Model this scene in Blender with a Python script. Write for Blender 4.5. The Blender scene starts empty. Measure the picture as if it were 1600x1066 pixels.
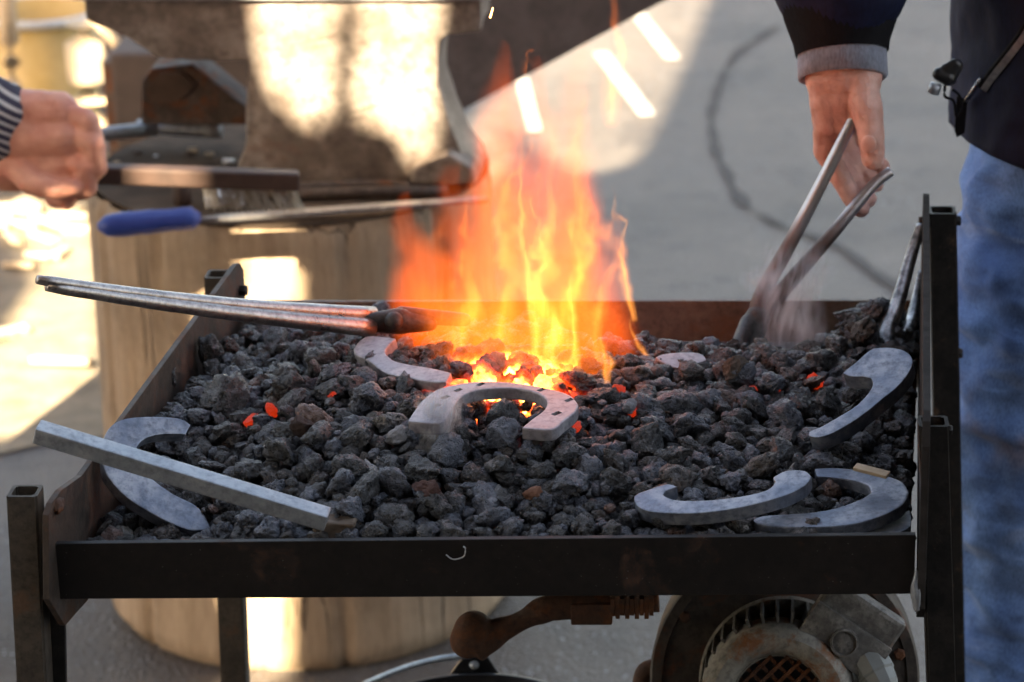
import bpy, bmesh, math, random
import numpy as np
from mathutils import Vector, Matrix, noise, geometry
R = math.radians
random.seed(7); rng = np.random.default_rng(7)
SC = bpy.context.scene
COL = SC.collection

# ------------------------------------------------------------------ camera
F, CX, CY, PIT, CZ = 4200.0, 1100.0, 533.0, R(20), 1.6
cam_d = bpy.data.cameras.new('camera'); cam = bpy.data.objects.new('camera', cam_d); COL.objects.link(cam)
cam.location = (0, 0, CZ); cam.rotation_euler = (R(90) - PIT, 0, 0)
cam_d.sensor_width = 36; cam_d.lens = F / 1600 * 36; cam_d.shift_x = -(CX - 800) / 1600
cam_d.clip_start = .05; cam_d.clip_end = 500
cam_d.dof.use_dof = True; cam_d.dof.focus_distance = 2.2; cam_d.dof.aperture_fstop = 7.5
SC.camera = cam
# ------------------------------------------------------------------ sky and sun
SUN_EL, SUN_AZ = R(35), R(-160)       # azimuth of the sun seen from the scene, from +Y clockwise
w = bpy.data.worlds.new('World'); SC.world = w; w.use_nodes = True
wn = w.node_tree.nodes; wl = w.node_tree.links
bg = wn['Background']; sk = wn.new('ShaderNodeTexSky'); sk.sky_type = 'NISHITA'; sk.sun_disc = False
sk.sun_elevation = SUN_EL; sk.sun_rotation = SUN_AZ
sk.dust_density = 3.0; sk.ozone_density = .4; sk.air_density = 1.0
tint = wn.new('ShaderNodeMix'); tint.data_type = 'RGBA'; tint.blend_type = 'MULTIPLY'; tint.inputs[0].default_value = 1; tint.inputs[7].default_value = (1, .83, .67, 1)
wl.new(sk.outputs[0], tint.inputs[6]); wl.new(tint.outputs[2], bg.inputs[0]); bg.inputs[1].default_value = .052
SUNV = Vector((math.sin(SUN_AZ) * math.cos(SUN_EL), math.cos(SUN_AZ) * math.cos(SUN_EL), math.sin(SUN_EL)))  # towards the sun
sd = bpy.data.lights.new('sun', 'SUN'); so = bpy.data.objects.new('sun', sd); COL.objects.link(so)
sd.energy = 2.7; sd.angle = R(.5); sd.color = (1, .84, .60)
so.rotation_euler = SUNV.to_track_quat('Z', 'Y').to_euler()
SC.view_settings.view_transform = 'Standard'; SC.view_settings.look = 'None'
SC.view_settings.exposure = 4.1; SC.view_settings.gamma = 1
SC.render.engine = 'CYCLES'
SC.cycles.volume_step_rate = 1.3; SC.cycles.volume_max_steps = 256
SC.cycles.use_adaptive_sampling = True; SC.cycles.adaptive_threshold = .025; SC.cycles.max_bounces = 5; SC.cycles.transparent_max_bounces = 16; SC.cycles.sample_clamp_indirect = 4

# ------------------------------------------------------------------ points from pixels (1600 x 1066)
SP, CP = math.sin(PIT), math.cos(PIT)
def ray(px, py):
    a = (px - CX) / F; b = -(py - CY) / F
    return Vector((a, CP + b * SP, -SP + b * CP))
def PY(px, py, Y):
    d = ray(px, py); t = Y / d.y; return Vector((d.x * t, Y, CZ + d.z * t))
def PZ(px, py, Z):
    d = ray(px, py); t = (Z - CZ) / d.z; return Vector((d.x * t, d.y * t, Z))
def PP(px, py, p0, n):
    d = ray(px, py); o = Vector((0, 0, CZ)); t = (p0 - o).dot(n) / d.dot(n); return o + d * t
def proj(p):
    q = p - Vector((0, 0, CZ)); dep = q.y * CP - q.z * SP; up = q.y * SP + q.z * CP
    return CX + F * q.x / dep, CY - F * up / dep

# ------------------------------------------------------------------ object helpers
def link(name, me, mat=None, parent=None, smooth=False, autos=None):
    o = bpy.data.objects.new(name, me); COL.objects.link(o)
    if mat is not None and len(me.materials) == 0: me.materials.append(mat)
    if parent is not None:
        o.parent = parent
    if smooth or autos:
        for p in me.polygons: p.use_smooth = True
    if autos:
        try: me.set_sharp_from_angle(angle=R(autos))
        except Exception: pass
    return o
def tag(o, label=None, cat=None, group=None, kind=None):
    if label: o['label'] = label
    if cat: o['category'] = cat
    if group: o['group'] = group
    if kind: o['kind'] = kind
    return o
def thing(name, label, cat, group=None):
    o = bpy.data.objects.new(name, None); COL.objects.link(o); o.empty_display_size = .05
    return tag(o, label, cat, group)
def bm_me(bm, name='m'):
    bmesh.ops.recalc_face_normals(bm, faces=bm.faces)
    me = bpy.data.meshes.new(name); bm.to_mesh(me); bm.free(); return me
def poly_prism(pts, thick, bev=0, seg=2, bm=None):
    """planar 3D polygon given thickness vector"""
    own = bm is None
    if own: bm = bmesh.new()
    a = [bm.verts.new(p) for p in pts]; b = [bm.verts.new(p + thick) for p in pts]
    n = len(pts); fs = [bm.faces.new(a), bm.faces.new(b[::-1])]
    for i in range(n):
        j = (i + 1) % n; fs.append(bm.faces.new([a[j], a[i], b[i], b[j]]))
    if bev:
        bmesh.ops.recalc_face_normals(bm, faces=bm.faces)
        es = [e for e in bm.edges if (e.calc_face_angle(0) or 0) > R(25)]
        bmesh.ops.bevel(bm, geom=es, offset=bev, segments=seg, affect='EDGES', profile=.6, clamp_overlap=True)
    return bm
def box(c, ax, ay, az, bev=0, seg=2, bm=None):
    """box with centre and three half-axis vectors"""
    own = bm is None
    if own: bm = bmesh.new()
    c = Vector(c); ax, ay, az = Vector(ax), Vector(ay), Vector(az)
    vs = [bm.verts.new(c + ax * i + ay * j + az * k) for i in (-1, 1) for j in (-1, 1) for k in (-1, 1)]
    q = [(0, 1, 3, 2), (4, 6, 7, 5), (0, 4, 5, 1), (2, 3, 7, 6), (0, 2, 6, 4), (1, 5, 7, 3)]
    fs = [bm.faces.new([vs[i] for i in f]) for f in q]
    if bev:
        es = list({e for f in fs for e in f.edges})
        bmesh.ops.bevel(bm, geom=es, offset=bev, segments=seg, affect='EDGES', profile=.6)
    return bm
def catmull(P, n=6, closed=False):
    out = []; m = len(P)
    rngs = range(m if closed else m - 1)
    for i in rngs:
        g = (lambda k: P[k % m]) if closed else (lambda k: P[max(0, min(m - 1, k))])
        p0, p1, p2, p3 = g(i - 1), g(i), g(i + 1), g(i + 2)
        for s in range(n):
            t = s / n
            out.append(.5 * ((2 * p1) + (p2 - p0) * t + (2 * p0 - 5 * p1 + 4 * p2 - p3) * t * t + (3 * p1 - p0 - 3 * p2 + p3) * t ** 3))
    if not closed: out.append(P[-1].copy())
    return out
def tube(pts, rad, seg=12, bm=None, flat=(1, 1), up=Vector((0, 0, 1)), caps=True, wob=0):
    """tube along points, radius list; flat = cross-section scale (side, up)"""
    own = bm is None
    if own: bm = bmesh.new()
    n = len(pts)
    if not hasattr(rad, '__len__'): rad = [rad] * n
    rings = []
    for i, p in enumerate(pts):
        t = (pts[min(i + 1, n - 1)] - pts[max(i - 1, 0)]).normalized()
        s = t.cross(up)
        if s.length < 1e-4: s = t.cross(Vector((0, 1, 0)))
        s.normalize(); u = s.cross(t).normalized()
        ring = []
        for k in range(seg):
            a = 2 * math.pi * k / seg
            rr = rad[i] * (1 + (wob * noise.noise(p * 90 + Vector((math.cos(a), math.sin(a), 0))) if wob else 0))
            ring.append(bm.verts.new(p + s * math.cos(a) * rr * flat[0] + u * math.sin(a) * rr * flat[1]))
        rings.append(ring)
    for i in range(n - 1):
        for k in range(seg):
            j = (k + 1) % seg
            bm.faces.new([rings[i][k], rings[i][j], rings[i + 1][j], rings[i + 1][k]])
    if caps:
        bm.faces.new(rings[0][::-1]); bm.faces.new(rings[-1])
    return bm
def lathe(profile, axis_o, axis_d, seg=48, bm=None, cap=False):
    own = bm is None
    if own: bm = bmesh.new()
    d = Vector(axis_d).normalized(); s = d.orthogonal().normalized(); u = d.cross(s)
    rings = []
    for r, h in profile:
        rings.append([bm.verts.new(Vector(axis_o) + d * h + (s * math.cos(2 * math.pi * k / seg) + u * math.sin(2 * math.pi * k / seg)) * max(r, 1e-5)) for k in range(seg)])
    for i in range(len(rings) - 1):
        for k in range(seg):
            j = (k + 1) % seg
            bm.faces.new([rings[i][k], rings[i][j], rings[i + 1][j], rings[i + 1][k]])
    if cap:
        bm.faces.new(rings[0][::-1]); bm.faces.new(rings[-1])
    return bm
def subdiv_noise(bm, amp, scale, cuts=0, vec=Vector((0, 0, 0))):
    if cuts: bmesh.ops.subdivide_edges(bm, edges=bm.edges[:], cuts=cuts, use_grid_fill=True)
    bm.normal_update()
    for v in bm.verts:
        v.co += v.normal * amp * noise.fractal(v.co * scale + vec, .8, 2.1, 4)
def evaluated(o):
    dg = bpy.context.evaluated_depsgraph_get(); dg.update()
    return bpy.data.meshes.new_from_object(o.evaluated_get(dg))
def remeshed(bm, voxel, smooth_it=3, sub=0):
    me = bm_me(bm, 'tmp'); o = bpy.data.objects.new('tmp', me); COL.objects.link(o)
    m = o.modifiers.new('r', 'REMESH'); m.mode = 'VOXEL'; m.voxel_size = voxel; m.use_smooth_shade = True
    if smooth_it:
        s = o.modifiers.new('s', 'SMOOTH'); s.iterations = smooth_it; s.factor = .5
    out = evaluated(o); bpy.data.objects.remove(o); bpy.data.meshes.remove(me)
    return out
def capsule(bm, a, ra, b, rb, seg=20, sq=(1, 1), up=Vector((0, 1, 0))):
    """tapered capsule, closed, as part of bm"""
    a, b = Vector(a), Vector(b); ax = (b - a); L = ax.length; t = ax.normalized() if L > 1e-6 else Vector((0, 0, 1))
    pts, rad = [], []
    for k in range(6):
        an = math.pi / 2 * k / 6; pts.append(a - t * ra * math.cos(an)); rad.append(max(ra * math.sin(an), 1e-4))
    for k in range(5):
        f = k / 4; pts.append(a.lerp(b, f)); rad.append(ra + (rb - ra) * f)
    for k in range(1, 7):
        an = math.pi / 2 * k / 6; pts.append(b + t * rb * math.sin(an)); rad.append(max(rb * math.cos(an), 1e-4))
    s = t.cross(up)
    if s.length < 1e-3: s = t.orthogonal()
    s.normalize(); u = s.cross(t).normalized(); rings = []
    for p, r in zip(pts, rad):
        rings.append([bm.verts.new(p + s * math.cos(2 * math.pi * k / seg) * r * sq[0] + u * math.sin(2 * math.pi * k / seg) * r * sq[1]) for k in range(seg)])
    for i in range(len(rings) - 1):
        for k in range(seg):
            j = (k + 1) % seg; bm.faces.new([rings[i][k], rings[i][j], rings[i + 1][j], rings[i + 1][k]])
    bm.faces.new(rings[0][::-1]); bm.faces.new(rings[-1])

# ------------------------------------------------------------------ materials
class NT:
    def __init__(s, name):
        s.m = bpy.data.materials.new(name); s.m.use_nodes = True; s.t = s.m.node_tree; s.n = s.t.nodes; s.l = s.t.links
        s.p = s.n['Principled BSDF']; s.out = s.n['Material Output']
        s.tc = s.n.new('ShaderNodeTexCoord')
    def new(s, t, **k):
        x = s.n.new(t)
        for a, b in k.items(): setattr(x, a, b)
        return x
    def put(s, sock, v):
        if isinstance(v, bpy.types.NodeSocket): s.l.new(v, sock)
        elif v is not None:
            if isinstance(v, (tuple, list)) and len(v) == 3 and sock.type == 'RGBA': v = (*v, 1)
            sock.default_value = v
    def mapping(s, scale=(1, 1, 1), src='Object', rot=(0, 0, 0), loc=(0, 0, 0)):
        m = s.new('ShaderNodeMapping'); s.l.new(s.tc.outputs[src] if isinstance(src, str) else src, m.inputs[0])
        m.inputs['Scale'].default_value = scale; m.inputs['Rotation'].default_value = rot; m.inputs['Location'].default_value = loc
        return m.outputs[0]
    def noise(s, scale, detail=4, rough=.6, vec=None, dist=0, out='Fac'):
        x = s.new('ShaderNodeTexNoise'); x.inputs['Scale'].default_value = scale; x.inputs['Detail'].default_value = detail
        x.inputs['Roughness'].default_value = rough; x.inputs['Distortion'].default_value = dist
        s.l.new(vec if vec is not None else s.tc.outputs['Object'], x.inputs['Vector']); return x.outputs[out]
    def voro(s, scale, vec=None, feature='F1', out='Distance', rand=1):
        x = s.new('ShaderNodeTexVoronoi', feature=feature); x.inputs['Scale'].default_value = scale; x.inputs['Randomness'].default_value = rand
        s.l.new(vec if vec is not None else s.tc.outputs['Object'], x.inputs['Vector']); return x.outputs[out]
    def rng(s, v, a, b, c=0, d=1, smooth=False):
        x = s.new('ShaderNodeMapRange'); x.interpolation_type = 'SMOOTHSTEP' if smooth else 'LINEAR'
        s.put(x.inputs[0], v)
        for i, q in enumerate((a, b, c, d)): s.put(x.inputs[i + 1], q)
        return x.outputs[0]
    def math(s, op, a, b=None, clamp=False):
        x = s.new('ShaderNodeMath', operation=op); x.use_clamp = clamp; s.put(x.inputs[0], a)
        if b is not None: s.put(x.inputs[1], b)
        return x.outputs[0]
    def mix(s, f, a, b, mode='MIX'):
        x = s.new('ShaderNodeMix', data_type='RGBA', blend_type=mode); s.put(x.inputs[0], f); s.put(x.inputs[6], a); s.put(x.inputs[7], b); return x.outputs[2]
    def bump(s, h, strength=.3, dist=.002, normal=None):
        x = s.new('ShaderNodeBump'); x.inputs['Strength'].default_value = strength; x.inputs['Distance'].default_value = dist
        s.put(x.inputs['Height'], h)
        if normal is not None: s.l.new(normal, x.inputs['Normal'])
        return x.outputs[0]
    def set(s, **k):
        for a, b in k.items(): s.put(s.p.inputs[a.replace('_', ' ')], b)
        return s.m
def steel(name, c1, c2, rust=0, rust_c=(.16, .06, .025), rough=.5, metal=.6, ns=30, bump=.35, scr=(1, 1, 1), r2=None, bd=.0008, dust=0):
    N = NT(name); v = N.mapping(scr)
    a = N.noise(ns, 6, .65, v); b = N.noise(ns * 5, 5, .7, v)
    f = N.rng(a, .35, .65, smooth=True); col = N.mix(f, c1, c2)
    col = N.mix(N.rng(b, .45, .75), col, tuple(x * .55 for x in c1))
    if rust:
        rm = N.rng(N.noise(ns * .7, 8, .72, None, .3), .62 - rust * .35, .74 - rust * .3, smooth=True)
        rc = N.mix(N.noise(ns * 6, 4, .7), tuple(x * .45 for x in rust_c), tuple(min(1, x * 1.5) for x in rust_c))
        col = N.mix(rm, col, rc); mt = N.math('MULTIPLY', N.math('SUBTRACT', 1, rm), metal); rg = N.math('ADD', N.math('MULTIPLY', rm, .35), rough, True)
    else:
        mt = metal; rg = N.rng(a, .2, .8, rough - .1, (r2 or rough + .15))
    if dust:
        sp = N.rng(N.voro(ns * 9), .0, .12, 1, 0); sp = N.math('MULTIPLY', sp, N.rng(N.noise(ns * 2, 2), .5, .62)); col = N.mix(N.math('MULTIPLY', sp, dust), col, (.35, .33, .3))
    nb = N.bump(N.math('ADD', N.math('MULTIPLY', a, .6), b), bump, bd)
    return N.set(Base_Color=col, Metallic=mt, Roughness=rg, Normal=nb)

M = {}
M['shoe'] = steel('forged_shoe_steel', (.17, .20, .26), (.38, .40, .44), rough=.48, metal=.65, ns=28, bump=.5, r2=.62)
M['shoe_hot'] = steel('shoe_steel_warm', (.33, .31, .33), (.46, .43, .44), rough=.5, metal=.5, ns=34, bump=.5)
M['bar'] = steel('galvanised_bar', (.30, .33, .36), (.42, .44, .46), rough=.45, metal=.6, ns=25, bump=.4)
M['rein'] = steel('polished_rein', (.34, .31, .29), (.48, .45, .42), rough=.3, metal=.95, ns=60, bump=.4, scr=(1, 1, 1))
M['bright'] = steel('bright_steel', (.6, .58, .56), (.75, .74, .73), rough=.22, metal=1, ns=50, bump=.3)
M['corner'] = steel('corner_rein_steel', (.10, .10, .105), (.62, .62, .63), rough=.3, metal=.95, ns=22, bump=.5)
M['dark_steel'] = steel('dark_steel', (.045, .04, .038), (.09, .08, .075), rough=.45, metal=.6, ns=60, bump=.5)
M['rail'] = steel('blackened_flat_bar', (.008, .0058, .0045), (.013, .0095, .0075), rust=.16, rust_c=(.05, .022, .011), rough=.55, metal=.25, ns=24, bump=.25, dust=.5)
M['post'] = steel('dark_post_steel', (.012, .011, .010), (.026, .022, .019), rust=.15, rust_c=(.09, .05, .03), rough=.5, metal=.4, ns=40, bump=.4, dust=.3)
M['post_brown'] = steel('brown_post_steel', (.06, .05, .04), (.10, .082, .062), rust=.2, rust_c=(.11, .07, .045), rough=.6, metal=.3, ns=40, bump=.5)
M['plate_rust'] = steel('rusty_plate', (.13, .105, .085), (.21, .165, .13), rust=.35, rust_c=(.17, .105, .065), rough=.62, metal=.25, ns=22, bump=.7)
M['rust'] = steel('deep_rust', (.055, .026, .014), (.10, .042, .02), rust=.4, rust_c=(.13, .05, .02), rough=.75, metal=.1, ns=30, bump=.9, bd=.0015)
M['housing'] = steel('fan_housing', (.045, .037, .030), (.085, .07, .056), rust=.28, rust_c=(.11, .05, .03), rough=.6, metal=.3, ns=26, bump=.6)
M['cap'] = steel('motor_cap', (.17, .16, .135), (.30, .28, .235), rust=.30, rust_c=(.22, .1, .045), rough=.62, metal=.15, ns=32, bump=.7)
M['alu'] = steel('cast_alloy', (.10, .095, .085), (.22, .21, .19), rust=.05, rough=.55, metal=.3, ns=40, bump=.8)
M['anvil'] = steel('anvil_iron', (.20, .155, .12), (.40, .33, .27), rust=.2, rust_c=(.2, .12, .08), rough=.5, metal=.3, ns=14, bump=.6, bd=.002)
M['scrap'] = steel('scrap_iron', (.06, .042, .032), (.12, .09, .07), rust=.4, rough=.7, metal=.2, ns=30, bump=.6)
M['leanplate'] = steel('brown_sheet_steel', (.085, .066, .062), (.125, .10, .094), rust=.15, rust_c=(.09, .055, .04), rough=.7, metal=.1, ns=6, bump=.3)
M['white_metal'] = steel('pale_metal', (.55, .56, .58), (.7, .7, .7), rough=.4, metal=.4)

def plain(name, c1, c2, rough=.6, ns=20, bump=.3, bd=.001, **k):
    N = NT(name); a = N.noise(ns, 6, .65)
    return N.set(Base_Color=N.mix(N.rng(a, .3, .7), c1, c2), Roughness=rough, Normal=N.bump(a, bump, bd), **k)
M['black_plastic'] = plain('black_plastic', (.012, .012, .013), (.02, .02, .022), .3)
M['gland'] = plain('grey_gland', (.14, .15, .14), (.2, .21, .2), .5)
M['blue'] = plain('blue_handle', (.03, .06, .28), (.045, .085, .36), .4, 30)
M['yellow'] = plain('yellow_bucket', (.42, .28, .08), (.55, .38, .14), .5)
M['rope'] = plain('rope', (.45, .33, .2), (.6, .46, .3), .9, 80)
M['brushwood'] = plain('brush_wood', (.035, .02, .014), (.07, .038, .026), .6, 30)
M['bristle'] = plain('bristle_wire', (.3, .26, .2), (.5, .45, .4), .35, Metallic=.6)
M['chip'] = plain('wood_chip', (.35, .26, .16), (.5, .4, .28), .8, 60)
M['paint'] = plain('worn_white_paint', (.16, .15, .135), (.46, .44, .41), .8, 22)
M['nail'] = plain('nail', (.62, .36, .30), (.7, .45, .38), .3, 60, .05)

def skin_mat(name, c1, c2):
    N = NT(name); a = N.noise(24, 4, .6); b = N.noise(160, 4, .7)
    cr = N.voro(420)
    col = N.mix(N.rng(a, .35, .68), c1, c2)
    return N.set(Base_Color=col, Roughness=.5, Subsurface_Weight=.12, Subsurface_Radius=(.02, .006, .004), Subsurface_Scale=.3,
                 Normal=N.bump(N.math('ADD', N.math('MULTIPLY', N.noise(26, 4, .6, N.mapping((1, 1, 5)), .6), 1.6), N.math('ADD', b, N.math('MULTIPLY', cr, .4))), .5, .0016))
M['skin'] = skin_mat('skin', (.44, .22, .17), (.66, .40, .33))
M['skin2'] = skin_mat('skin_ruddy', (.54, .21, .14), (.70, .36, .25))

def fabric(name, c1, c2, ns=900, folds=8, rough=.85, sheen=.2, fold_amt=.01, spec=.5):
    N = NT(name); a = N.noise(folds, 4, .6); b = N.noise(ns, 2, .5, N.mapping((1, 1, .35)))
    col = N.mix(N.rng(a, .35, .65), c1, c2); col = N.mix(N.rng(b, .4, .65, 0, .5), col, tuple(x * .5 for x in c1))
    nb = N.bump(a, .5, fold_amt); nb = N.bump(b, .3, .0005, nb)
    return N.set(Base_Color=col, Roughness=rough, Sheen_Weight=sheen, Normal=nb, Specular_IOR_Level=spec)
M['jacket'] = fabric('navy_jacket', (.0035, .0065, .026), (.006, .011, .040), 300, 9, .7, .0, .004, .22)
M['cuff'] = fabric('grey_rib_cuff', (.20, .22, .28), (.32, .35, .43), 500, 20)
M['blackcuff'] = fabric('black_rib', (.004, .004, .006), (.007, .007, .010), 400, 20, .8, .0, .01, .2)
def jeans_mat():
    N = NT('blue_denim'); big = N.noise(5, 5, .6); v = N.mapping((900, 900, 140)); tw = N.noise(1, 2, .5, v)
    v2 = N.mapping((1.0, 1.0, 3.2)); sm = N.noise(7, 3, .55, v2, .6)
    col = N.mix(N.rng(big, .35, .66, smooth=True), (.055, .125, .36), (.17, .30, .60))
    col = N.mix(N.math('MULTIPLY', N.rng(sm, .58, .7, smooth=True), .35), col, (.38, .46, .6))
    sep = N.new('ShaderNodeSeparateXYZ'); N.l.new(N.tc.outputs['Object'], sep.inputs[0])
    st = N.math('MULTIPLY', N.rng(N.noise(9, 3, .6), .52, .64, smooth=True), N.rng(N.math('ABSOLUTE', N.math('SUBTRACT', sep.outputs[2], .60)), .02, .06, 1, 0, True))
    col = N.mix(N.math('MULTIPLY', st, .5), col, (.26, .18, .12))
    col = N.mix(N.rng(tw, .45, .6, 0, .45), col, (.03, .06, .17))
    nb = N.bump(sm, .6, .012); nb = N.bump(tw, .3, .0006, nb)
    return N.set(Base_Color=col, Roughness=.9, Sheen_Weight=.2, Normal=nb)
M['jeans'] = jeans_mat()
def stripe_mat():
    N = NT('striped_shirt'); d = N.new('ShaderNodeVectorMath', operation='DOT_PRODUCT'); N.l.new(N.tc.outputs['Object'], d.inputs[0]); d.inputs[1].default_value = (.55, .1, .83)
    f = N.math('ADD', N.math('MULTIPLY', N.math('SINE', N.math('MULTIPLY', d.outputs['Value'], 680)), .5), .5)
    c = N.mix(N.rng(f, .62, .72), (.035, .03, .05), (.5, .46, .42))
    return N.set(Base_Color=c, Roughness=.85)
M['stripe'] = stripe_mat()

def wood_mat(name, c1, c2, c3, axis='Z', sc=1.0):
    N = NT(name); s = [55 * sc, 55 * sc, 55 * sc]; s['XYZ'.index(axis)] = 4 * sc
    v = N.mapping(tuple(s)); a = N.noise(1, 6, .6, v, .4); s2 = [x * .16 for x in s]; b = N.noise(1, 4, .6, N.mapping(tuple(s2)), .8)
    col = N.mix(N.rng(a, .3, .7), c1, c2); col = N.mix(N.rng(b, .5, .72, 0, .8, True), col, c3)
    s3 = [x * .22 for x in s]; s3['XYZ'.index(axis)] = .5 * sc; c_ = N.noise(1, 5, .55, N.mapping(tuple(s3)), .5)
    ck = N.math('MULTIPLY', N.rng(N.math('ABSOLUTE', N.math('SUBTRACT', c_, .5)), .0, .010, 1, 0), N.rng(N.noise(5, 3, .5), .42, .56)); col = N.mix(N.math('MULTIPLY', ck, .85), col, (.03, .018, .01))
    col = N.mix(N.rng(N.noise(4, 6, .7), .5, .68, 0, .55, True), col, tuple(x * .5 for x in c1))
    col = N.mix(N.rng(N.noise(150, 4, .7, N.mapping((1, 1, .2))), .5, .75, 0, .5), col, c3)
    return N.set(Base_Color=col, Roughness=.8, Normal=N.bump(N.math('SUBTRACT', a, ck), .7, .005))
M['stump'] = wood_mat('stump_wood', (.36, .255, .155), (.50, .37, .24), (.22, .14, .08), sc=.8)
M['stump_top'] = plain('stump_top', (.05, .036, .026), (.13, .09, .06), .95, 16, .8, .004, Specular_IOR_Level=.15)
M['log'] = wood_mat('peeled_log', (.5, .38, .24), (.62, .5, .34), (.36, .25, .15))

def ground_mat():
    N = NT('asphalt'); P = N.tc.outputs['Object']
    a = N.noise(1.2, 5, .6); b = N.noise(95, 5, .7); c = N.voro(190); e = N.noise(6, 5, .6)
    col = N.mix(N.rng(a, .35, .65, smooth=True), (.074, .062, .052), (.112, .094, .079))
    col = N.mix(N.rng(b, .55, .75), col, (.19, .18, .17)); col = N.mix(N.rng(b, .42, .28), col, (.035, .033, .033))
    col = N.mix(N.rng(e, .52, .68, 0, .75, True), col, (.05, .044, .04))
    big_ = N.noise(2.6, 6, .7, None, .5); col = N.mix(N.rng(big_, .53, .66, 0, .7, True), col, (.045, .038, .034)); col = N.mix(N.rng(big_, .44, .34, 0, .6, True), col, (.14, .12, .10))
    sp = N.rng(N.voro(70), .1, .24, 1, 0); sp = N.math('MULTIPLY', sp, N.rng(N.noise(3, 3), .45, .65))
    col = N.mix(N.math('MULTIPLY', sp, .8), col, (.36, .38, .42))
    h = N.math('ADD', N.math('MULTIPLY', b, .8), c)
    return N.set(Base_Color=col, Roughness=N.rng(b, .3, .7, .42, .7), Normal=N.bump(h, .8, .005))
M['ground'] = ground_mat()
M['crack'] = plain('tar_crack', (.042, .037, .033), (.06, .053, .046), .8)

# fire centre, in world coordinates
FC = PZ(800, 585, .765)
def coal_mat(name, hot=True):
    N = NT(name); geo = N.new('ShaderNodeNewGeometry'); oi = N.new('ShaderNodeObjectInfo')
    rnd = N.math('FRACT', N.math('ADD', N.math('MULTIPLY', geo.outputs['Random Per Island'], 7.31), N.math('MULTIPLY', oi.outputs['Random'], 3.17)))
    pos = geo.outputs['Position']
    a = N.noise(70, 6, .7, pos); b = N.noise(260, 5, .7, pos); cr = N.voro(95, N.mix(.06, pos, N.noise(60, 3, .6, pos, out='Color')), 'DISTANCE_TO_EDGE')
    dark = N.mix(N.rng(a, .35, .68), (.006, .0056, .0056), (.040, .037, .035))
    brown = N.mix(N.rng(a, .3, .7), (.018, .014, .011), (.066, .048, .036))
    grey = N.mix(N.rng(a, .35, .68), (.012, .0135, .019), (.10, .112, .145))
    col = N.mix(N.rng(rnd, .84, .88), dark, brown); col = N.mix(N.rng(rnd, .40, .32), col, grey)
    col = N.mix(N.rng(rnd, .978, .980), col, (.12, .06, .04)); col = N.mix(N.rng(rnd, .993, .994), col, (.32, .31, .30))
    sepn = N.new('ShaderNodeSeparateXYZ'); N.l.new(geo.outputs['Normal'], sepn.inputs[0])
    ash = N.math('MULTIPLY', N.rng(sepn.outputs[2], .1, .8), N.rng(N.noise(130, 5, .75, pos), .52, .68, smooth=True))
    col = N.mix(N.math('MULTIPLY', ash, .8), col, (.22, .22, .235))
    ck = N.rng(cr, 0, .05, 1, 0); ck = N.math('MULTIPLY', ck, N.rng(N.noise(40, 2, .5, pos), .42, .55)); col = N.mix(ck, col, (.004, .004, .004))
    h = N.math('ADD', N.math('MULTIPLY', a, .9), N.math('MULTIPLY', b, .55)); h = N.math('SUBTRACT', h, N.math('MULTIPLY', ck, .5)); h = N.math('SUBTRACT', h, N.math('MULTIPLY', N.rng(N.voro(330, pos), .35, 0), .35))
    nb = N.bump(h, 1.0, .005)
    # heat: hot near the fire and deep in the bed
    def dist(c, sc):
        v = N.new('ShaderNodeVectorMath', operation='SUBTRACT'); N.l.new(pos, v.inputs[0]); v.inputs[1].default_value = c
        s = N.new('ShaderNodeVectorMath', operation='MULTIPLY'); N.l.new(v.outputs[0], s.inputs[0]); s.inputs[1].default_value = sc
        l = N.new('ShaderNodeVectorMath', operation='LENGTH'); N.l.new(s.outputs[0], l.inputs[0]); return l.outputs['Value']
    hn = N.noise(45, 4, .6, pos)
    H2 = PZ(792, 636, .765)
    dd_ = N.math('MINIMUM', dist((FC.x - .004, FC.y, FC.z - .012), (1 / .098, 1 / .066, 1 / .034)), dist((H2.x, H2.y + .008, H2.z), (1 / .072, 1 / .040, 1 / .045)))
    d = N.math('ADD', dd_, N.math('MULTIPLY', N.math('SUBTRACT', hn, .5), 1.1))
    t = N.rng(d, 1.1, .3, 0, 1, True)
    ramp = N.new('ShaderNodeValToRGB'); N.l.new(t, ramp.inputs[0]); e = ramp.color_ramp.elements
    e[0].position = 0; e[0].color = (.25, .0, 0, 1); e[1].position = 1; e[1].color = (1, .38, .05, 1); k = e.new(.5); k.color = (1, .07, .008, 1)
    return N.set(Base_Color=col, Roughness=N.rng(b, .38, .62, .2, .7), Specular_IOR_Level=.85, Normal=nb, Emission_Color=ramp.outputs[0], Emission_Strength=N.math('MULTIPLY', N.math('POWER', t, 1.6), 1.05))
M['coal'] = coal_mat('coal')
def ember_mat():
    N = NT('glowing_ember'); a = N.noise(110, 4, .7)
    r = N.mix(N.rng(a, .45, .7), (.6, .010, .002), (1, .09, .012))
    return N.set(Base_Color=(.03, .02, .015), Roughness=.8, Emission_Color=r, Emission_Strength=N.rng(a, .36, .70, .0, .085))
M['ember'] = ember_mat()

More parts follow.
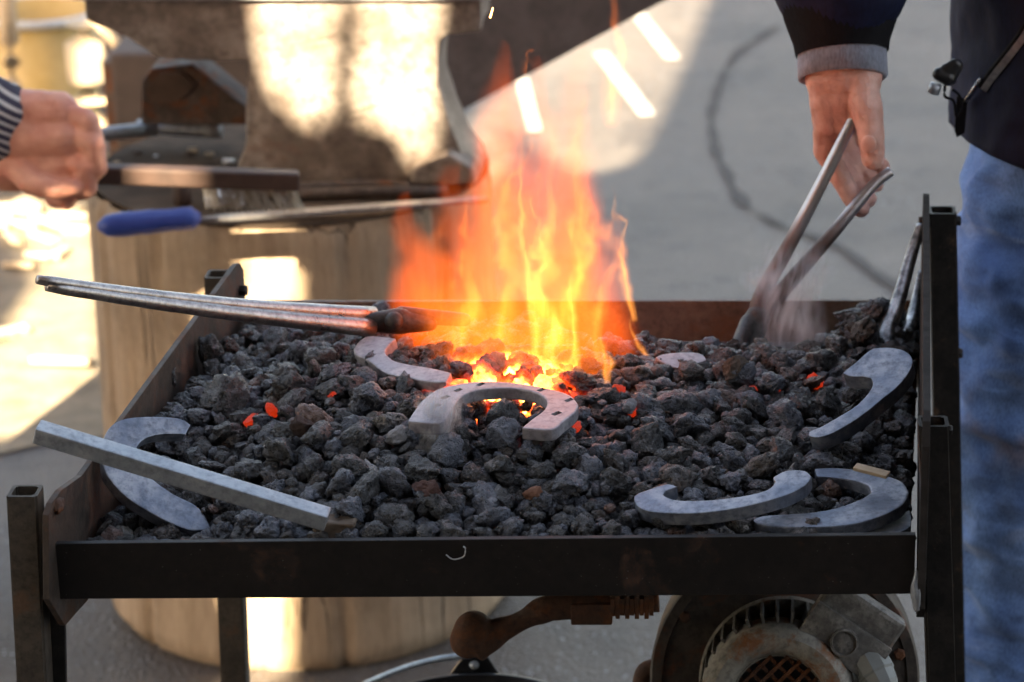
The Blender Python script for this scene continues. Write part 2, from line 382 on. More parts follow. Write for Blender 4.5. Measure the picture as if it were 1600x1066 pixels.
def flame_mat(name, strength, width=.9, seed=0.0, color=(1, .20, .025), wob=.5, streak=3.5, core=1.4, fall=.8, density=0, belly=.55, smin=.12, zs=.9, turb=.9, en=.8):
    N = NT(name); N.n.remove(N.p)
    P = N.tc.outputs['Object']; sep = N.new('ShaderNodeSeparateXYZ'); N.l.new(P, sep.inputs[0]); x, y, z = sep.outputs
    cz = N.new('ShaderNodeCombineXYZ'); N.put(cz.inputs[0], seed); N.put(cz.inputs[1], seed * 1.7); N.l.new(N.math('MULTIPLY', z, 2.2), cz.inputs[2])
    no = N.noise(1.0, 2, .5, cz.outputs[0], out='Color'); so_ = N.new('ShaderNodeSeparateColor'); N.l.new(no, so_.inputs[0])
    zr = N.rng(z, 0, .5, .15, 1, True)
    ox = N.math('MULTIPLY', N.math('MULTIPLY', N.math('SUBTRACT', so_.outputs[0], .5), wob * 2.2), zr)
    oy = N.math('MULTIPLY', N.math('MULTIPLY', N.math('SUBTRACT', so_.outputs[1], .5), wob * 2.2), zr)
    geo = N.new('ShaderNodeNewGeometry')
    tv = N.new('ShaderNodeSeparateColor'); N.l.new(N.noise(15, 3, .55, geo.outputs['Position'], .4, 'Color'), tv.inputs[0])
    ox = N.math('ADD', ox, N.math('MULTIPLY', N.math('MULTIPLY', N.math('SUBTRACT', tv.outputs[0], .5), turb * 2), zr)); oy = N.math('ADD', oy, N.math('MULTIPLY', N.math('MULTIPLY', N.math('SUBTRACT', tv.outputs[1], .5), turb), zr))
    qx = N.math('SUBTRACT', x, ox); qy = N.math('SUBTRACT', y, oy)
    r = N.math('SQRT', N.math('ADD', N.math('POWER', N.math('ABSOLUTE', qx), 2), N.math('POWER', N.math('ABSOLUTE', qy), 2)))
    # edge noise
    vv = N.new('ShaderNodeMapping'); N.l.new(P, vv.inputs[0]); vv.inputs['Scale'].default_value = (streak, streak, streak * zs); vv.inputs['Location'].default_value = (seed, seed * 2, -seed)
    st = N.noise(1, 3, .55, vv.outputs[0], .6)
    r = N.math('ADD', r, N.math('MULTIPLY', N.math('SUBTRACT', st, .5), en))
    prof = N.math('MULTIPLY', N.math('POWER', N.math('SUBTRACT', 1.0, z, True), fall), width)
    prof = N.math('MULTIPLY', prof, N.rng(z, 0, .3, belly, 1, True))
    d = N.rng(N.math('DIVIDE', r, N.math('MAXIMUM', prof, .01)), 1, 0, 0, 1, True)
    d = N.math('POWER', d, core)
    inside = N.rng(z, .0, .03, 0, 1); d = N.math('MULTIPLY', d, inside)
    sk_ = N.rng(st, .38, .66, smin, 1, True)
    d = N.math('MULTIPLY', d, sk_)
    d = N.math('MULTIPLY', d, N.rng(z, .35, 1, 1, .45))
    em = N.new('ShaderNodeEmission'); em.inputs[0].default_value = (*color, 1); N.l.new(N.math('MULTIPLY', d, strength * FK), em.inputs[1])
    if density:
        ab = N.new('ShaderNodeVolumeAbsorption'); ab.inputs[0].default_value = (.97, .5, .12, 1); N.l.new(N.math('MULTIPLY', d, density), ab.inputs[1])
        ad = N.new('ShaderNodeAddShader'); N.l.new(em.outputs[0], ad.inputs[0]); N.l.new(ab.outputs[0], ad.inputs[1]); N.l.new(ad.outputs[0], N.out.inputs['Volume'])
    else:
        N.l.new(em.outputs[0], N.out.inputs['Volume'])
    return N.m
def smoke_mat(name, dens, seed=0.0, color=(.8, .8, .85), width=.8, wob=.8):
    N = NT(name); N.n.remove(N.p); P = N.tc.outputs['Object']; sep = N.new('ShaderNodeSeparateXYZ'); N.l.new(P, sep.inputs[0]); x, y, z = sep.outputs
    cz = N.new('ShaderNodeCombineXYZ'); N.put(cz.inputs[0], seed); N.l.new(N.math('MULTIPLY', z, 2.5), cz.inputs[2])
    so_ = N.new('ShaderNodeSeparateColor'); N.l.new(N.noise(1, 2, .5, cz.outputs[0], out='Color'), so_.inputs[0])
    qx = N.math('SUBTRACT', x, N.math('MULTIPLY', N.math('SUBTRACT', so_.outputs[0], .5), wob * 2)); qy = N.math('SUBTRACT', y, N.math('MULTIPLY', N.math('SUBTRACT', so_.outputs[1], .5), wob * 2))
    r = N.math('SQRT', N.math('ADD', N.math('MULTIPLY', qx, qx), N.math('MULTIPLY', qy, qy)))
    n = N.noise(1, 4, .6, N.mapping((4, 4, 2.2), loc=(seed, 0, seed)), 1.0)
    d = N.math('MULTIPLY', N.rng(r, width, 0, 0, 1, True), N.rng(n, .45, .68, 0, 1, True)); d = N.math('MULTIPLY', d, N.math('MULTIPLY', N.rng(z, 0, .1), N.rng(z, 1, .6, 0, 1, True)))
    pv = N.new('ShaderNodeVolumeScatter'); pv.inputs[0].default_value = (*color, 1); N.l.new(N.math('MULTIPLY', d, dens), pv.inputs['Density']); N.l.new(pv.outputs[0], N.out.inputs['Volume'])
    return N.m

# ================================================================== SETTING
bm = bmesh.new(); n = 60
bmesh.ops.create_grid(bm, x_segments=n, y_segments=n, size=60)
gnd = tag(link('ground', bm_me(bm), M['ground']), kind='structure')
gnd.location = (0, 30, 0)
def strip(name, pxs, width, z, mat):
    pts = [PZ(a, b, z) for a, b in pxs]; pts = catmull(pts, 8); bm = bmesh.new(); L = []
    for i, p in enumerate(pts):
        t = (pts[min(i + 1, len(pts) - 1)] - pts[max(i - 1, 0)]); t.z = 0; t.normalize(); s = Vector((t.y, -t.x, 0))
        wv = width * (.8 + 1.3 * noise.noise(p * 11)) if width < .03 else width; wv = max(wv, .004)
        p = p + Vector((.012 * noise.noise(p * 8), .03 * noise.noise(p * 6 + Vector((5, 0, 0))), 0)) if width < .03 else p
        L.append((bm.verts.new(p - s * wv / 2), bm.verts.new(p + s * wv / 2)))
    for i in range(len(L) - 1): bm.faces.new([L[i][0], L[i][1], L[i + 1][1], L[i + 1][0]])
    return tag(link(name, bm_me(bm), mat), kind='structure')
strip('ground_crack', [(1215, 40), (1150, 85), (1118, 140), (1112, 195), (1130, 260), (1165, 320), (1215, 350), (1290, 375), (1420, 460)], .022, .004, M['crack'])
strip('painted_line', [(938, 82), (1012, 180)], .036, .004, M['paint'])
strip('painted_line', [(815, 120), (836, 205)], .03, .004, M['paint'])
strip('painted_line', [(985, 8), (1052, 92)], .036, .004, M['paint'])

# unseen gobo added behind and above the camera: the sun reaches the scene only through its openings
L = -SUNV; GC = Vector((0, 3.2, .6)) + SUNV * 4.6
GU = Vector((0, 0, 1)).cross(SUNV).normalized(); GV = SUNV.cross(GU).normalized()
def g2(p):
    t = (GC - p).dot(SUNV) ; q = p + SUNV * t - GC; return (q.dot(GU), q.dot(GV))
def lit_ground(pxs, z=0): return [g2(PZ(a, b, z)) for a, b in pxs]
def lit_y(pxs, Y): return [g2(PY(a, b, Y)) for a, b in pxs]
def soft(poly, n=5, jit=.0):
    P = catmull([Vector((a, b, 0)) for a, b in poly], n, True)
    return [(p.x, p.y) for p in P]
HOLES = [
    soft(lit_ground([(-260, 330), (-30, 345), (60, 420), (20, 500), (-40, 560), (-300, 600), (-320, 690), (-10, 690), (100, 650), (152, 615), (158, 480), (158, 385), (140, 330), (60, 318), (-60, 322)])),
    soft(lit_y([(398, -60), (400, 60), (412, 120), (440, 165), (505, 172), (513, 80), (515, -60)], 3.3)),
    soft(lit_y([(560, -60), (556, 60), (548, 130), (560, 190), (610, 200), (640, 245), (672, 190), (676, 60), (672, -60)], 3.3)),
    soft(lit_y([(330, 392), (352, 362), (420, 358), (462, 372), (466, 470), (466, 1000), (462, 1085), (392, 1085), (390, 1000), (352, 900), (318, 600), (316, 470)], 3.16)),
    soft(lit_ground([(1120, -60), (1095, 30), (1045, 150), (1000, 240), (950, 266), (890, 262), (800, 200), (740, 180), (900, 60), (1000, -60)])),
    soft(lit_ground([(745, 300), (700, 270), (715, 210), (760, 190), (800, 240)])),
    soft(lit_y([(100, 35), (160, 30), (158, 120), (200, 110), (205, 160), (160, 220), (100, 205), (98, 120)], 5.05)),
]
bm = bmesh.new(); RH = .015; vv = -1.75
while vv < 4.2:
    ivs = []
    for h in HOLES:
        xs = []; yc = vv + RH / 2
        for i in range(len(h)):
            (ax_, ay_), (bx_, by_) = h[i - 1], h[i]
            if (ay_ > yc) != (by_ > yc): xs.append(ax_ + (yc - ay_) / (by_ - ay_) * (bx_ - ax_))
        xs.sort(); ivs += list(zip(xs[::2], xs[1::2]))
    ivs.sort(); cur = -3.4
    segs_ = []
    for i0, i1 in ivs:
        if i0 > cur: segs_.append((cur, i0))
        cur = max(cur, i1)
    if cur < 3.6: segs_.append((cur, 3.6))
    for i0, i1 in segs_:
        bm.faces.new([bm.verts.new(q) for q in ((i0, vv, 0), (i1, vv, 0), (i1, vv + RH, 0), (i0, vv + RH, 0))])
    vv += RH
bm.faces.new([bm.verts.new((a, b, .01)) for a, b in lit_y([(70, 130), (180, 130), (215, 340), (50, 340)], 2.93)])  # extra gobo piece added to keep the sun off the left fist
cl = link('sun_gobo', bm_me(bm), plain('gobo_brown', (.10, .085, .07), (.16, .13, .1), .9, 30))
Mx = Matrix((GU, GV, SUNV)).transposed().to_4x4(); Mx.translation = GC; cl.matrix_world = Mx
tag(cl, 'unseen added gobo sheet with openings cut to shape the sun patches', 'light blocker')

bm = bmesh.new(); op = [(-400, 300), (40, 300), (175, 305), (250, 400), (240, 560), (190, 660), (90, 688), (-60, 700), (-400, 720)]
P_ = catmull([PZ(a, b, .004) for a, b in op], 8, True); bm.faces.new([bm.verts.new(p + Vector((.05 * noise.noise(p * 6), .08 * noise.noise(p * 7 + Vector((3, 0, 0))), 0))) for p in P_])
tag(link('sunpatch', bm_me(bm), plain('sunpatch_ground', (.12, .095, .062), (.27, .215, .145), .95, 14, 1.0, .01)), 'sunlight painted as a pale patch on the ground left of the stump', 'sunpatch', None, 'stuff')  # pale sheet: sunlight painted into the ground colour to brighten the lit area
wall = tag(link('sky_blocker', bm_me(box((0, -1.6, 1.3), (5.5, 0, 0), (0, .06, 0), (0, 0, 1.3))), plain('blocker_dark', (.04, .03, .022), (.07, .052, .04), .9, 6)), 'unseen dark panel added behind the camera to darken the front faces', 'wall')  # unseen blocker added to cut sky light from the camera side

# ------------------------------------------------------------------ chopping stump with anvil
SX, SY, SR, SZ = PY(480, 700, 3.4).x, 3.41, .265, .60
stump = thing('stump', 'thick pale sawn tree stump carrying the anvil behind the forge', 'stump'); stump.location = (SX, SY, 0)
bm = bmesh.new(); rings = []; NS = 160
for i in range(40):
    z = SZ * i / 39; ring = []
    for k in range(NS):
        a = 2 * math.pi * k / NS
        rr = SR * (1 + .06 * (1 - z / SZ) ** 2) * (1 + .03 * noise.noise(Vector((math.cos(a) * 1.2, math.sin(a) * 1.2, z * .8))) + .006 * noise.noise(Vector((math.cos(a) * 5, math.sin(a) * 5, z * 1.5))))
        if i == 39: rr -= .006
        if i == 0: rr -= .012
        crack = noise.noise(Vector((math.cos(a) * 14, math.sin(a) * 14, z * .6 + 3)))
        if crack > .5: rr -= (crack - .5) * .09
        ring.append(bm.verts.new((math.cos(a) * rr, math.sin(a) * rr, z)))
    rings.append(ring)
for i in range(39):
    for k in range(NS):
        j = (k + 1) % NS; bm.faces.new([rings[i][k], rings[i][j], rings[i + 1][j], rings[i + 1][k]])
link('trunk_section', bm_me(bm), M['stump'], stump, smooth=True)
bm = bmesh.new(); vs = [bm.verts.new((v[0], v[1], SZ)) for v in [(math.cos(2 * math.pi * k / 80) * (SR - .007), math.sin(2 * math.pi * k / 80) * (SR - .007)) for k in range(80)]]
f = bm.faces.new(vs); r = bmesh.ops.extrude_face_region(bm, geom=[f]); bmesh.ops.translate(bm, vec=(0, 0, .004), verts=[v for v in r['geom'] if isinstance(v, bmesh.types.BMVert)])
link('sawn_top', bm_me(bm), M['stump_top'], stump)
TZ = SZ + .0045

anvil = thing('anvil', 'large old brown iron anvil standing on the stump, patched with sunlight', 'anvil'); 
AY = 3.31
prof = [(132, -12), (752, -12), (752, 50), (700, 56), (688, 66), (686, 135), (700, 186), (722, 236), (746, 268), (746, 292), (380, 292), (368, 262), (384, 222), (386, 95), (250, 93), (200, 62), (132, 32)]
def anvil_body():
    pts = [PY(a, b, AY) for a, b in prof]
    for q in pts: q.z = max(q.z, TZ)
    bm = poly_prism(pts, Vector((0, .125, 0)), .006, 2)
    bmesh.ops.triangulate(bm, faces=[f for f in bm.faces if len(f.verts) > 4])
    bmesh.ops.subdivide_edges(bm, edges=[e for e in bm.edges if e.calc_length() > .03], cuts=2)
    subdiv_noise(bm, .004, 14)
    return bm
link('anvil_body', bm_me(anvil_body()), M['anvil'], anvil, autos=40)
b = box(PY(440, -16, AY - .004) + Vector((0, .062, -.004)), (.262, 0, 0), (0, .07, 0), (0, 0, .008), .003)
link('anvil_face', bm_me(b), M['white_metal'], anvil)
b = poly_prism([PY(a, q, AY - .03) for a, q in [(645, 262), (700, 240), (738, 262), (744, 290), (640, 290)]], Vector((0, .05, 0)), .005); link('anvil_foot', bm_me(b), M['anvil'], anvil)

# leaning brown steel plate behind
pts = [PY(a, b, 3.95) for a, b in [(560, -260), (1420, -260), (1040, 0), (705, 182), (640, 215), (620, 560), (470, 560)]]
low = [PY(620, 560, 3.95), PY(470, 560, 3.95)]
pts[5].z = 0; pts[6].z = 0
lp = link('steel_plate', bm_me(poly_prism(pts, Vector((0, .02, 0)))), M['leanplate'])
tag(lp, 'large dark brown steel plate with a slanting lower edge behind the anvil', 'steel plate')

def lay_tool(name, label, cat, segs, group=None): return thing(name, label, cat, group)
# file with blue handle
t = thing('rasp', 'long flat farrier rasp with a blue handle on the stump edge', 'rasp')
def YZ(px, py, z): return PZ(px, py, z)
a, b_, c = YZ(152, 354, TZ + .014), YZ(313, 340, TZ + .014), YZ(762, 308, TZ + .012)
ps = [a.lerp(b_, k / 12) for k in range(13)]
link('handle', bm_me(tube(ps, [.004, .0125, .0145, .015, .0148, .0145, .015, .0142, .0135, .0135, .014, .014, .006], 20)), M['blue'], t, smooth=True)
d = (c - b_); d_ = d.normalized(); sd_ = Vector((-d_.y, d_.x, 0))
bm = poly_prism([b_ - sd_ * .003, b_ + d_ * .03 - sd_ * .009, c - sd_ * .010, c + sd_ * .010, b_ + d_ * .03 + sd_ * .009, b_ + sd_ * .003], Vector((0, 0, -.005)), .001)
link('blade', bm_me(bm), steel('rasp_blade', (.3, .28, .26), (.42, .4, .38), rust=.15, rough=.5, metal=.5, ns=60), t)
t = link('iron_rod', bm_me(tube([YZ(380, 306, TZ + .009), YZ(560, 300, TZ + .009), YZ(700, 298, TZ + .009)], .007, 12)), M['scrap'], smooth=True)
tag(t, 'dark round iron rod lying behind the blue handled rasp', 'rod')
# nippers with pale jaws
t = thing('hoof_nippers', 'hoof nippers with pale open jaws lying on the stump', 'nippers')
for pl, th in (([(318, 300), (345, 290), (352, 278), (378, 278), (372, 292), (352, 306), (322, 312)], .012), ([(358, 292), (376, 296), (384, 310), (372, 314), (360, 302)], .010)):
    link('jaw', bm_me(poly_prism([YZ(a, b, TZ + .018) for a, b in pl], Vector((0, 0, -th)), .002)), M['white_metal'], t)
link('rein', bm_me(tube(catmull([YZ(380, 308, TZ + .012), YZ(440, 296, TZ + .016), YZ(560, 288, TZ + .012), YZ(640, 292, TZ + .012)], 4), .006, 10)), M['scrap'], t, smooth=True)
# hammer on stump
t = thing('hammer', 'grey steel hammer lying under the anvil heel', 'hammer')
link('handle', bm_me(tube([YZ(120, 214, TZ + .03), YZ(225, 203, TZ + .03)], .0095, 14)), M['bar'], t, smooth=True)
link('head', bm_me(tube(catmull([YZ(215, 200, TZ + .03), YZ(250, 199, TZ + .03), YZ(262, 200, TZ + .03), YZ(345, 203, TZ + .03)], 4), [.011, .012, .012, .0125, .009, .008, .009, .01, .01, .011, .011, .012, .012], 14)), M['bar'], t, smooth=True)
# swage block with hollow
t = thing('swage_block', 'angular brown iron block with a leaf shaped hollow under the anvil heel', 'iron block')
Yb = 3.42
bm = poly_prism([PY(a, b, Yb) for a, b in [(220, 128), (236, 108), (300, 100), (385, 168), (385, 196), (220, 196)]], Vector((0, .07, 0)), .004)
link('block', bm_me(bm), M['scrap'], t)
bm = poly_prism([PY(a, b, Yb - .006) for a, b in [(234, 160), (234, 132), (248, 115), (282, 114), (304, 134), (276, 160)]], Vector((0, .0055, 0)), .0)
link('recess', bm_me(bm), plain('block_recess', (.06, .035, .02), (.14, .085, .05)), t)
# bent iron
bm = tube(catmull([YZ(476, 226, TZ + .02), YZ(490, 200, TZ + .025), YZ(520, 192, TZ + .03), YZ(545, 210, TZ + .02), YZ(575, 202, TZ + .02), YZ(612, 208, TZ + .018), YZ(600, 228, TZ + .012)], 5), .012, 14, flat=(1, .8))
tag(link('bent_iron', bm_me(bm), M['anvil'], smooth=True), 'bent dark iron bar lying at the foot of the anvil', 'iron bar')
for i in range(26):
    p = YZ(random.uniform(180, 640), random.uniform(232, 292), TZ + .004)
    bm = bmesh.new(); bmesh.ops.create_icosphere(bm, subdivisions=1, radius=random.uniform(.003, .009))
    for v in bm.verts: v.co = Vector((v.co.x * random.uniform(.8, 1.6), v.co.y, v.co.z * .5)) * random.uniform(.7, 1.2)
    s = link('metal_scrap', bm_me(bm), random.choice([M['scrap'], M['white_metal'], M['chip']])); s.location = p
    tag(s, 'small metal scrap lying on the stump top', 'scrap', 'metal scraps strewn on the stump top')
bm = bmesh.new(); lathe([(.001, 0), (.011, 0), (.012, .004), (.0115, .028), (.008, .033), (.001, .033)], YZ(285, 318, TZ), (0, 0, 1), 20, bm)
tag(link('wooden_peg', bm_me(bm), M['brushwood'], smooth=True), 'short round brown wooden peg standing behind the blue handle', 'peg')

# things left of the stump
t = thing('bucket', 'yellow plastic bucket behind the peeled post at upper left', 'bucket')
bp = Vector((PY(66, 100, 5.5).x, 5.5, 0))
zt = PY(66, 42, 5.35).z
link('bucket_body', bm_me(lathe([(.10, 0), (.125, zt), (.121, zt), (.096, .006), (.001, .005)], bp, (0, 0, 1), 48)), M['yellow'], t, smooth=True)
link('rim', bm_me(lathe([(.124, zt - .012), (.131, zt - .012), (.131, zt + .004), (.122, zt + .004), (.124, zt - .012)], bp, (0, 0, 1), 48)), M['white_metal'], t, smooth=True)
def post(name, label, cat, x0, x1, ytop, Y, mat, ybot=None):
    a = PY((x0 + x1) / 2, ytop, Y); r = (x1 - x0) / 2 / F * (Y * CP + (CZ - a.z) * SP)
    pts = [Vector((a.x + .006 * noise.noise(Vector((k * .7, 1, 2))), a.y, a.z * (1 - k / 10))) for k in range(11)]
    bm = tube(pts, [r * (1 + .08 * noise.noise(Vector((k * .8, 5, x0)))) for k in range(11)], 20)
    return tag(link(name, bm_me(bm), mat, smooth=True), label, cat)
post('wooden_post', 'thick peeled pale post with a rope loop, left of the anvil', 'post', 99, 160, 36, 5.15, M['log'])
post('wooden_stake', 'thin pale wooden stake cut off by the left edge', 'stake', -10, 20, -40, 5.3, M['log'])
bm = tube(catmull([PY(140, 28, 5.07), PY(160, 45, 5.06), PY(185, 75, 5.06), PY(200, 110, 5.06), PY(197, 140, 5.06), PY(182, 160, 5.06), PY(165, 158, 5.08)], 6), .0085, 10, wob=.5)
tag(link('rope', bm_me(bm), M['rope'], smooth=True), 'loop of thick pale rope hanging from the peeled post', 'rope')
# clutter crates behind the anvil heel
for (x0, y0, x1, y1, Y, m, lb) in ((60, -40, 230, 16, 6.0, 'leanplate', 'grey brown box behind the yellow bucket'), (158, 96, 240, 190, 4.6, 'scrap', 'dark iron bracket behind the rope loop')):
    a = PY(x0, y0, Y); c = PY(x1, y1, Y); bx = box(((a.x + c.x) / 2, Y + .1, a.z / 2), ((c.x - a.x) / 2, 0, 0), (0, .1, 0), (0, 0, a.z / 2), .006)
    tag(link('wooden_box' if m == 'leanplate' else 'iron_bracket', bm_me(bx), M[m]), lb, 'box' if m == 'leanplate' else 'bracket')
a = PY(170, 84, 4.5); c = PY(480, 84, 4.5)
tag(link('wooden_chest', bm_me(box(((a.x + c.x) / 2, 4.62, a.z / 2), ((c.x - a.x) / 2, 0, 0), (0, .12, 0), (0, 0, a.z / 2), .008)), plain('dark_old_wood', (.04, .028, .022), (.10, .07, .055), .8, 10)), 'dark wooden chest standing on the ground behind the anvil heel', 'chest')
random.seed(5)
for i, (x, y, s) in enumerate([(55, 335, 1), (85, 350, 1.3), (40, 352, .8), (110, 338, .9), (70, 372, 1), (30, 415, .7), (128, 360, .8), (95, 395, .7), (98, 565, 1.2), (20, 372, .9), (60, 400, .6), (12, 330, 1.4), (38, 318, 1.2), (15, 520, .8), (8, 345, 1.1)]):
    p = PZ(x, y, .012); a = random.uniform(0, 3.1)
    bm = box((0, 0, 0), (.045 * s, 0, 0), (0, .012 * s, .002), (0, 0, .006), .003)
    for v in bm.verts: v.co += Vector((0, 0, .6 * v.co.x ** 2 * 10 * s)) * .1
    o = link('wood_offcut', bm_me(bm), M['log']); o.location = p; o.rotation_euler = (.1, .05, a)
    tag(o, 'pale split wood offcut lying on the sunlit ground at left', 'wood offcut', 'wood offcuts on the ground by the stump')

# ================================================================== FORGE TABLE
forge = thing('forge_table', 'black and rusty welded steel forge table heaped with coal', 'forge')
FLp, FRp = PY(80, 850, 1.89), PY(1431, 836, 1.89)
BLp, BRp = PY(378, 472, 2.449), PY(1440, 470, 2.449)
bm = poly_prism([FLp, FRp, FRp - Vector((0, 0, .050)), FLp - Vector((0, 0, .047))], Vector((0, .006, 0)), .0007, 2)
link('front_rail', bm_me(bm), M['rail'], forge)
bm = poly_prism([BLp, BRp, BRp - Vector((0, 0, .09)), BLp - Vector((0, 0, .09))], Vector((0, .006, 0)), .0007)
link('back_rail', bm_me(bm), M['plate_rust'], forge)
p0 = PY(82, 850, 1.884); dirL = (PY(380, 472, 2.46) - p0); dirL.z = 0; nL = Vector((dirL.y, -dirL.x, 0)).normalized()
pts = [PP(a, b, p0, nL) for a, b in [(102, 978), (92, 962), (77, 937), (76, 805), (82, 786), (96, 766), (128, 743), (370, 413), (375, 411), (381, 422), (384, 470), (384, 660)]]
link('left_plate', bm_me(poly_prism(pts, -nL * .005, .0006)), steel('left_plate_steel', (.035, .026, .02), (.075, .052, .038), rust=.45, rust_c=(.10, .05, .028), rough=.62, metal=.25, ns=22, bump=.7), forge)
q0 = Vector((FRp.x + .002, 1.882, 0)); q1 = Vector((BRp.x - .0005, 2.462, 0)); dR = q1 - q0; nR = Vector((dR.y, -dR.x, 0)).normalized()
zt = .853
pts = []
for f, z in [(0, .695), (0, .83), (.012, .848), (.03, zt), (.97, zt + .004), (1, zt + .001), (1, .68), (.08, .665)]:
    q = q0.lerp(q1, f); pts.append(Vector((q.x, q.y, z)))
link('right_plate', bm_me(poly_prism(pts, nR * .006, .0006)), plain('right_plate_steel', (.02, .018, .017), (.04, .036, .034), .85, 60, Specular_IOR_Level=.1), forge)
Z0 = .69
fl = [Vector((FLp.x + .006, 1.93, Z0)), Vector((FRp.x - .002, 1.93, Z0)), Vector((BRp.x - .002, 2.445, Z0)), Vector((BLp.x + .006, 2.445, Z0))]
link('tray_floor', bm_me(poly_prism(fl, Vector((0, 0, .004)))), M['rust'], forge)
def sq_post(top, bot, wd, mat, name='post', yaw=0, wall=.0028):
    """open square tube from the top point down to the ground along the given direction"""
    d = (bot - top); k = top.z / -d.z; foot = top + d * k
    ca, sa = math.cos(yaw), math.sin(yaw); ex, ey = Vector((ca, sa, 0)), Vector((-sa, ca, 0)); h = wd / 2; hi = h - wall
    bm = bmesh.new(); R_ = []
    for c, r in ((foot, h), (top, h), (top, hi), (top + d.normalized() * .06, hi)):
        R_.append([bm.verts.new(c + ex * r * i + ey * r * j) for i, j in ((-1, -1), (1, -1), (1, 1), (-1, 1))])
    for i in range(3):
        for k2 in range(4):
            j = (k2 + 1) % 4; bm.faces.new([R_[i][k2], R_[i][j], R_[i + 1][j], R_[i + 1][k2]])
    bm.faces.new(R_[0]); bm.faces.new(R_[3])
    bmesh.ops.recalc_face_normals(bm, faces=bm.faces)
    es = [e for e in bm.edges if abs((e.verts[0].co - e.verts[1].co).normalized().z) > .9]
    bmesh.ops.bevel(bm, geom=es, offset=.0016, segments=3, affect='EDGES')
    return link(name, bm_me(bm), mat, forge)
lfl = sq_post(PY(39, 767, 1.90), PY(55, 1066, 1.90), .0235, M['post_brown'], 'leg'); lfl['label'] = 'brown front left leg'
t0, t1 = PY(84, 860, 1.915), PY(88, 1066, 1.915); dd = t1 - t0; foot = t0 + dd * (t0.z / -dd.z)
bm = poly_prism([t0 - Vector((.009, 0, 0)), t0 + Vector((.0075, 0, 0)), foot + Vector((.0075, 0, 0)), foot - Vector((.009, 0, 0))], Vector((0, .006, 0)), .0008); link('leg_strip', bm_me(bm), M['post'], forge)
sq_post(PY(343, 428, 2.478), PY(368, 1066, 2.478), .026, M['post_brown'], 'leg')
sq_post(PY(1458, 658, 1.905), PY(1471, 1066, 1.905), .0232, M['post'], 'leg')
sq_post(PY(1472, 328, 2.478), PY(1487, 1066, 2.478), .0262, M['post'], 'leg')
def bolt(p, axis, r=.0055, l=.007, hexa=True):
    bm = bmesh.new(); axis = Vector(axis).normalized()
    lathe([(.0001, -.002), (r, -.002), (r, l * .75), (r * .85, l), (.0001, l)], p, axis, 6 if hexa else 16, bm)
    return link('bolt', bm_me(bm), M['post'], forge)
bolt(PY(1447, 346, 2.468), (-1, 0, 0)); bolt(PY(1490, 345, 2.478), (1, 0, 0)); bolt(PY(1493, 552, 2.478), (1, 0, 0)); bolt(PY(1480, 672, 1.905), (1, 0, 0), .004, .004)
bolt(PP(375, 454, p0, nL), nL, .006, .007); bolt(PP(100, 912, p0, nL), nL, .006, .006, False)
bm = bmesh.new(); bmesh.ops.create_icosphere(bm, subdivisions=3, radius=.006); subdiv_noise(bm, .003, 200)
wd_ = link('weld', bm_me(bm), M['bar'], forge, smooth=True); wd_.location = PY(1433, 925, 1.885); wd_.scale = (.7, .7, 2.6)
bm = bmesh.new(); bmesh.ops.create_icosphere(bm, subdivisions=3, radius=.006); subdiv_noise(bm, .003, 200)
wd_ = link('weld', bm_me(bm), M['rust'], forge, smooth=True); wd_.location = PP(90, 790, p0, nL) + nL * .001; wd_.scale = (.6, 1.6, .8)
# a wisp of pale fibre stuck on the rail
bm = tube(catmull([PY(697, 867, 1.889), PY(708, 874, 1.888), PY(724, 870, 1.888), PY(727, 858, 1.888), PY(724, 854, 1.888)], 6), .0005, 6)
link('fibre', bm_me(bm), M['white_metal'], forge, smooth=True)

# air gate lever under the tray
pts = catmull([PY(740, 1000, 2.12), PY(772, 990, 2.12), PY(815, 970, 2.12), PY(860, 950, 2.12), PY(950, 945, 2.12), PY(1030, 940, 2.12)], 6)
rad = [.0185, .020, .020, .0185, .017, .0155, .014, .0125, .0115, .0105, .0095, .009, .009, .0095, .010, .011, .012, .0125, .0125, .0125, .012, .012, .0115, .011, .011, .0105, .0105, .010, .010, .010, .010][:len(pts)]
bm = tube(pts, rad, 20, flat=(.8, 1), wob=.15); 
nu = len(bm.verts)
capsule(bm, PY(732, 1000, 2.12), .0165, PY(740, 985, 2.12), .0175)
lev = link('gate_lever', remeshed(bm, .0016, 4), M['rust'], forge, smooth=True)
bm = box(PY(925, 952, 2.12), (.018, 0, 0), (0, .012, 0), (0, 0, .010), .002)
for k in range(9): box(PY(958 + k * 7.5, 940 + 1.0 * (k % 2), 2.12), (.0019, 0, 0), (0, .012, 0), (0, 0, .008 + .0025 * (k % 2)), .0005, bm=bm)
link('rack', bm_me(bm), M['rust'], forge)

# ------------------------------------------------------------------ blower
bl = thing('electric_blower', 'rusty electric blower with a grey motor cap under the right of the tray', 'blower')
BY = 2.16; bc = PY(1226, 1062, BY); PM = F / (BY * CP + (CZ - bc.z) * SP)
ax = Vector((-.03, -1, .28)).normalized()
def bl_lathe(name, prof, c, mat, seg=72, par=bl): return link(name, bm_me(lathe(prof, c, ax, seg)), mat, par, autos=35)
Rr = 211 / PM
bl_lathe('fan_housing', [(.001, -.09), (Rr - .004, -.09), (Rr, -.086), (Rr, -.003), (Rr - .002, .0), (Rr - .011, .0), (Rr - .0125, -.003), (Rr * .5, -.004), (.001, -.004)], bc, M['housing'])
for a in range(0, 360, 45):
    s = ax.orthogonal().normalized(); u = ax.cross(s)
    q = bc + (s * math.cos(R(a + 12)) + u * math.sin(R(a + 12))) * (Rr * .87)
    bm = bmesh.new(); lathe([(.0001, -.006), (.0055, -.006), (.0055, .002), (.004, .0035), (.0001, .0035)], q, ax, 6, bm); link('bolt', bm_me(bm), M['rust'], bl)
mc = bc + ax * .0; mr = 130 / PM
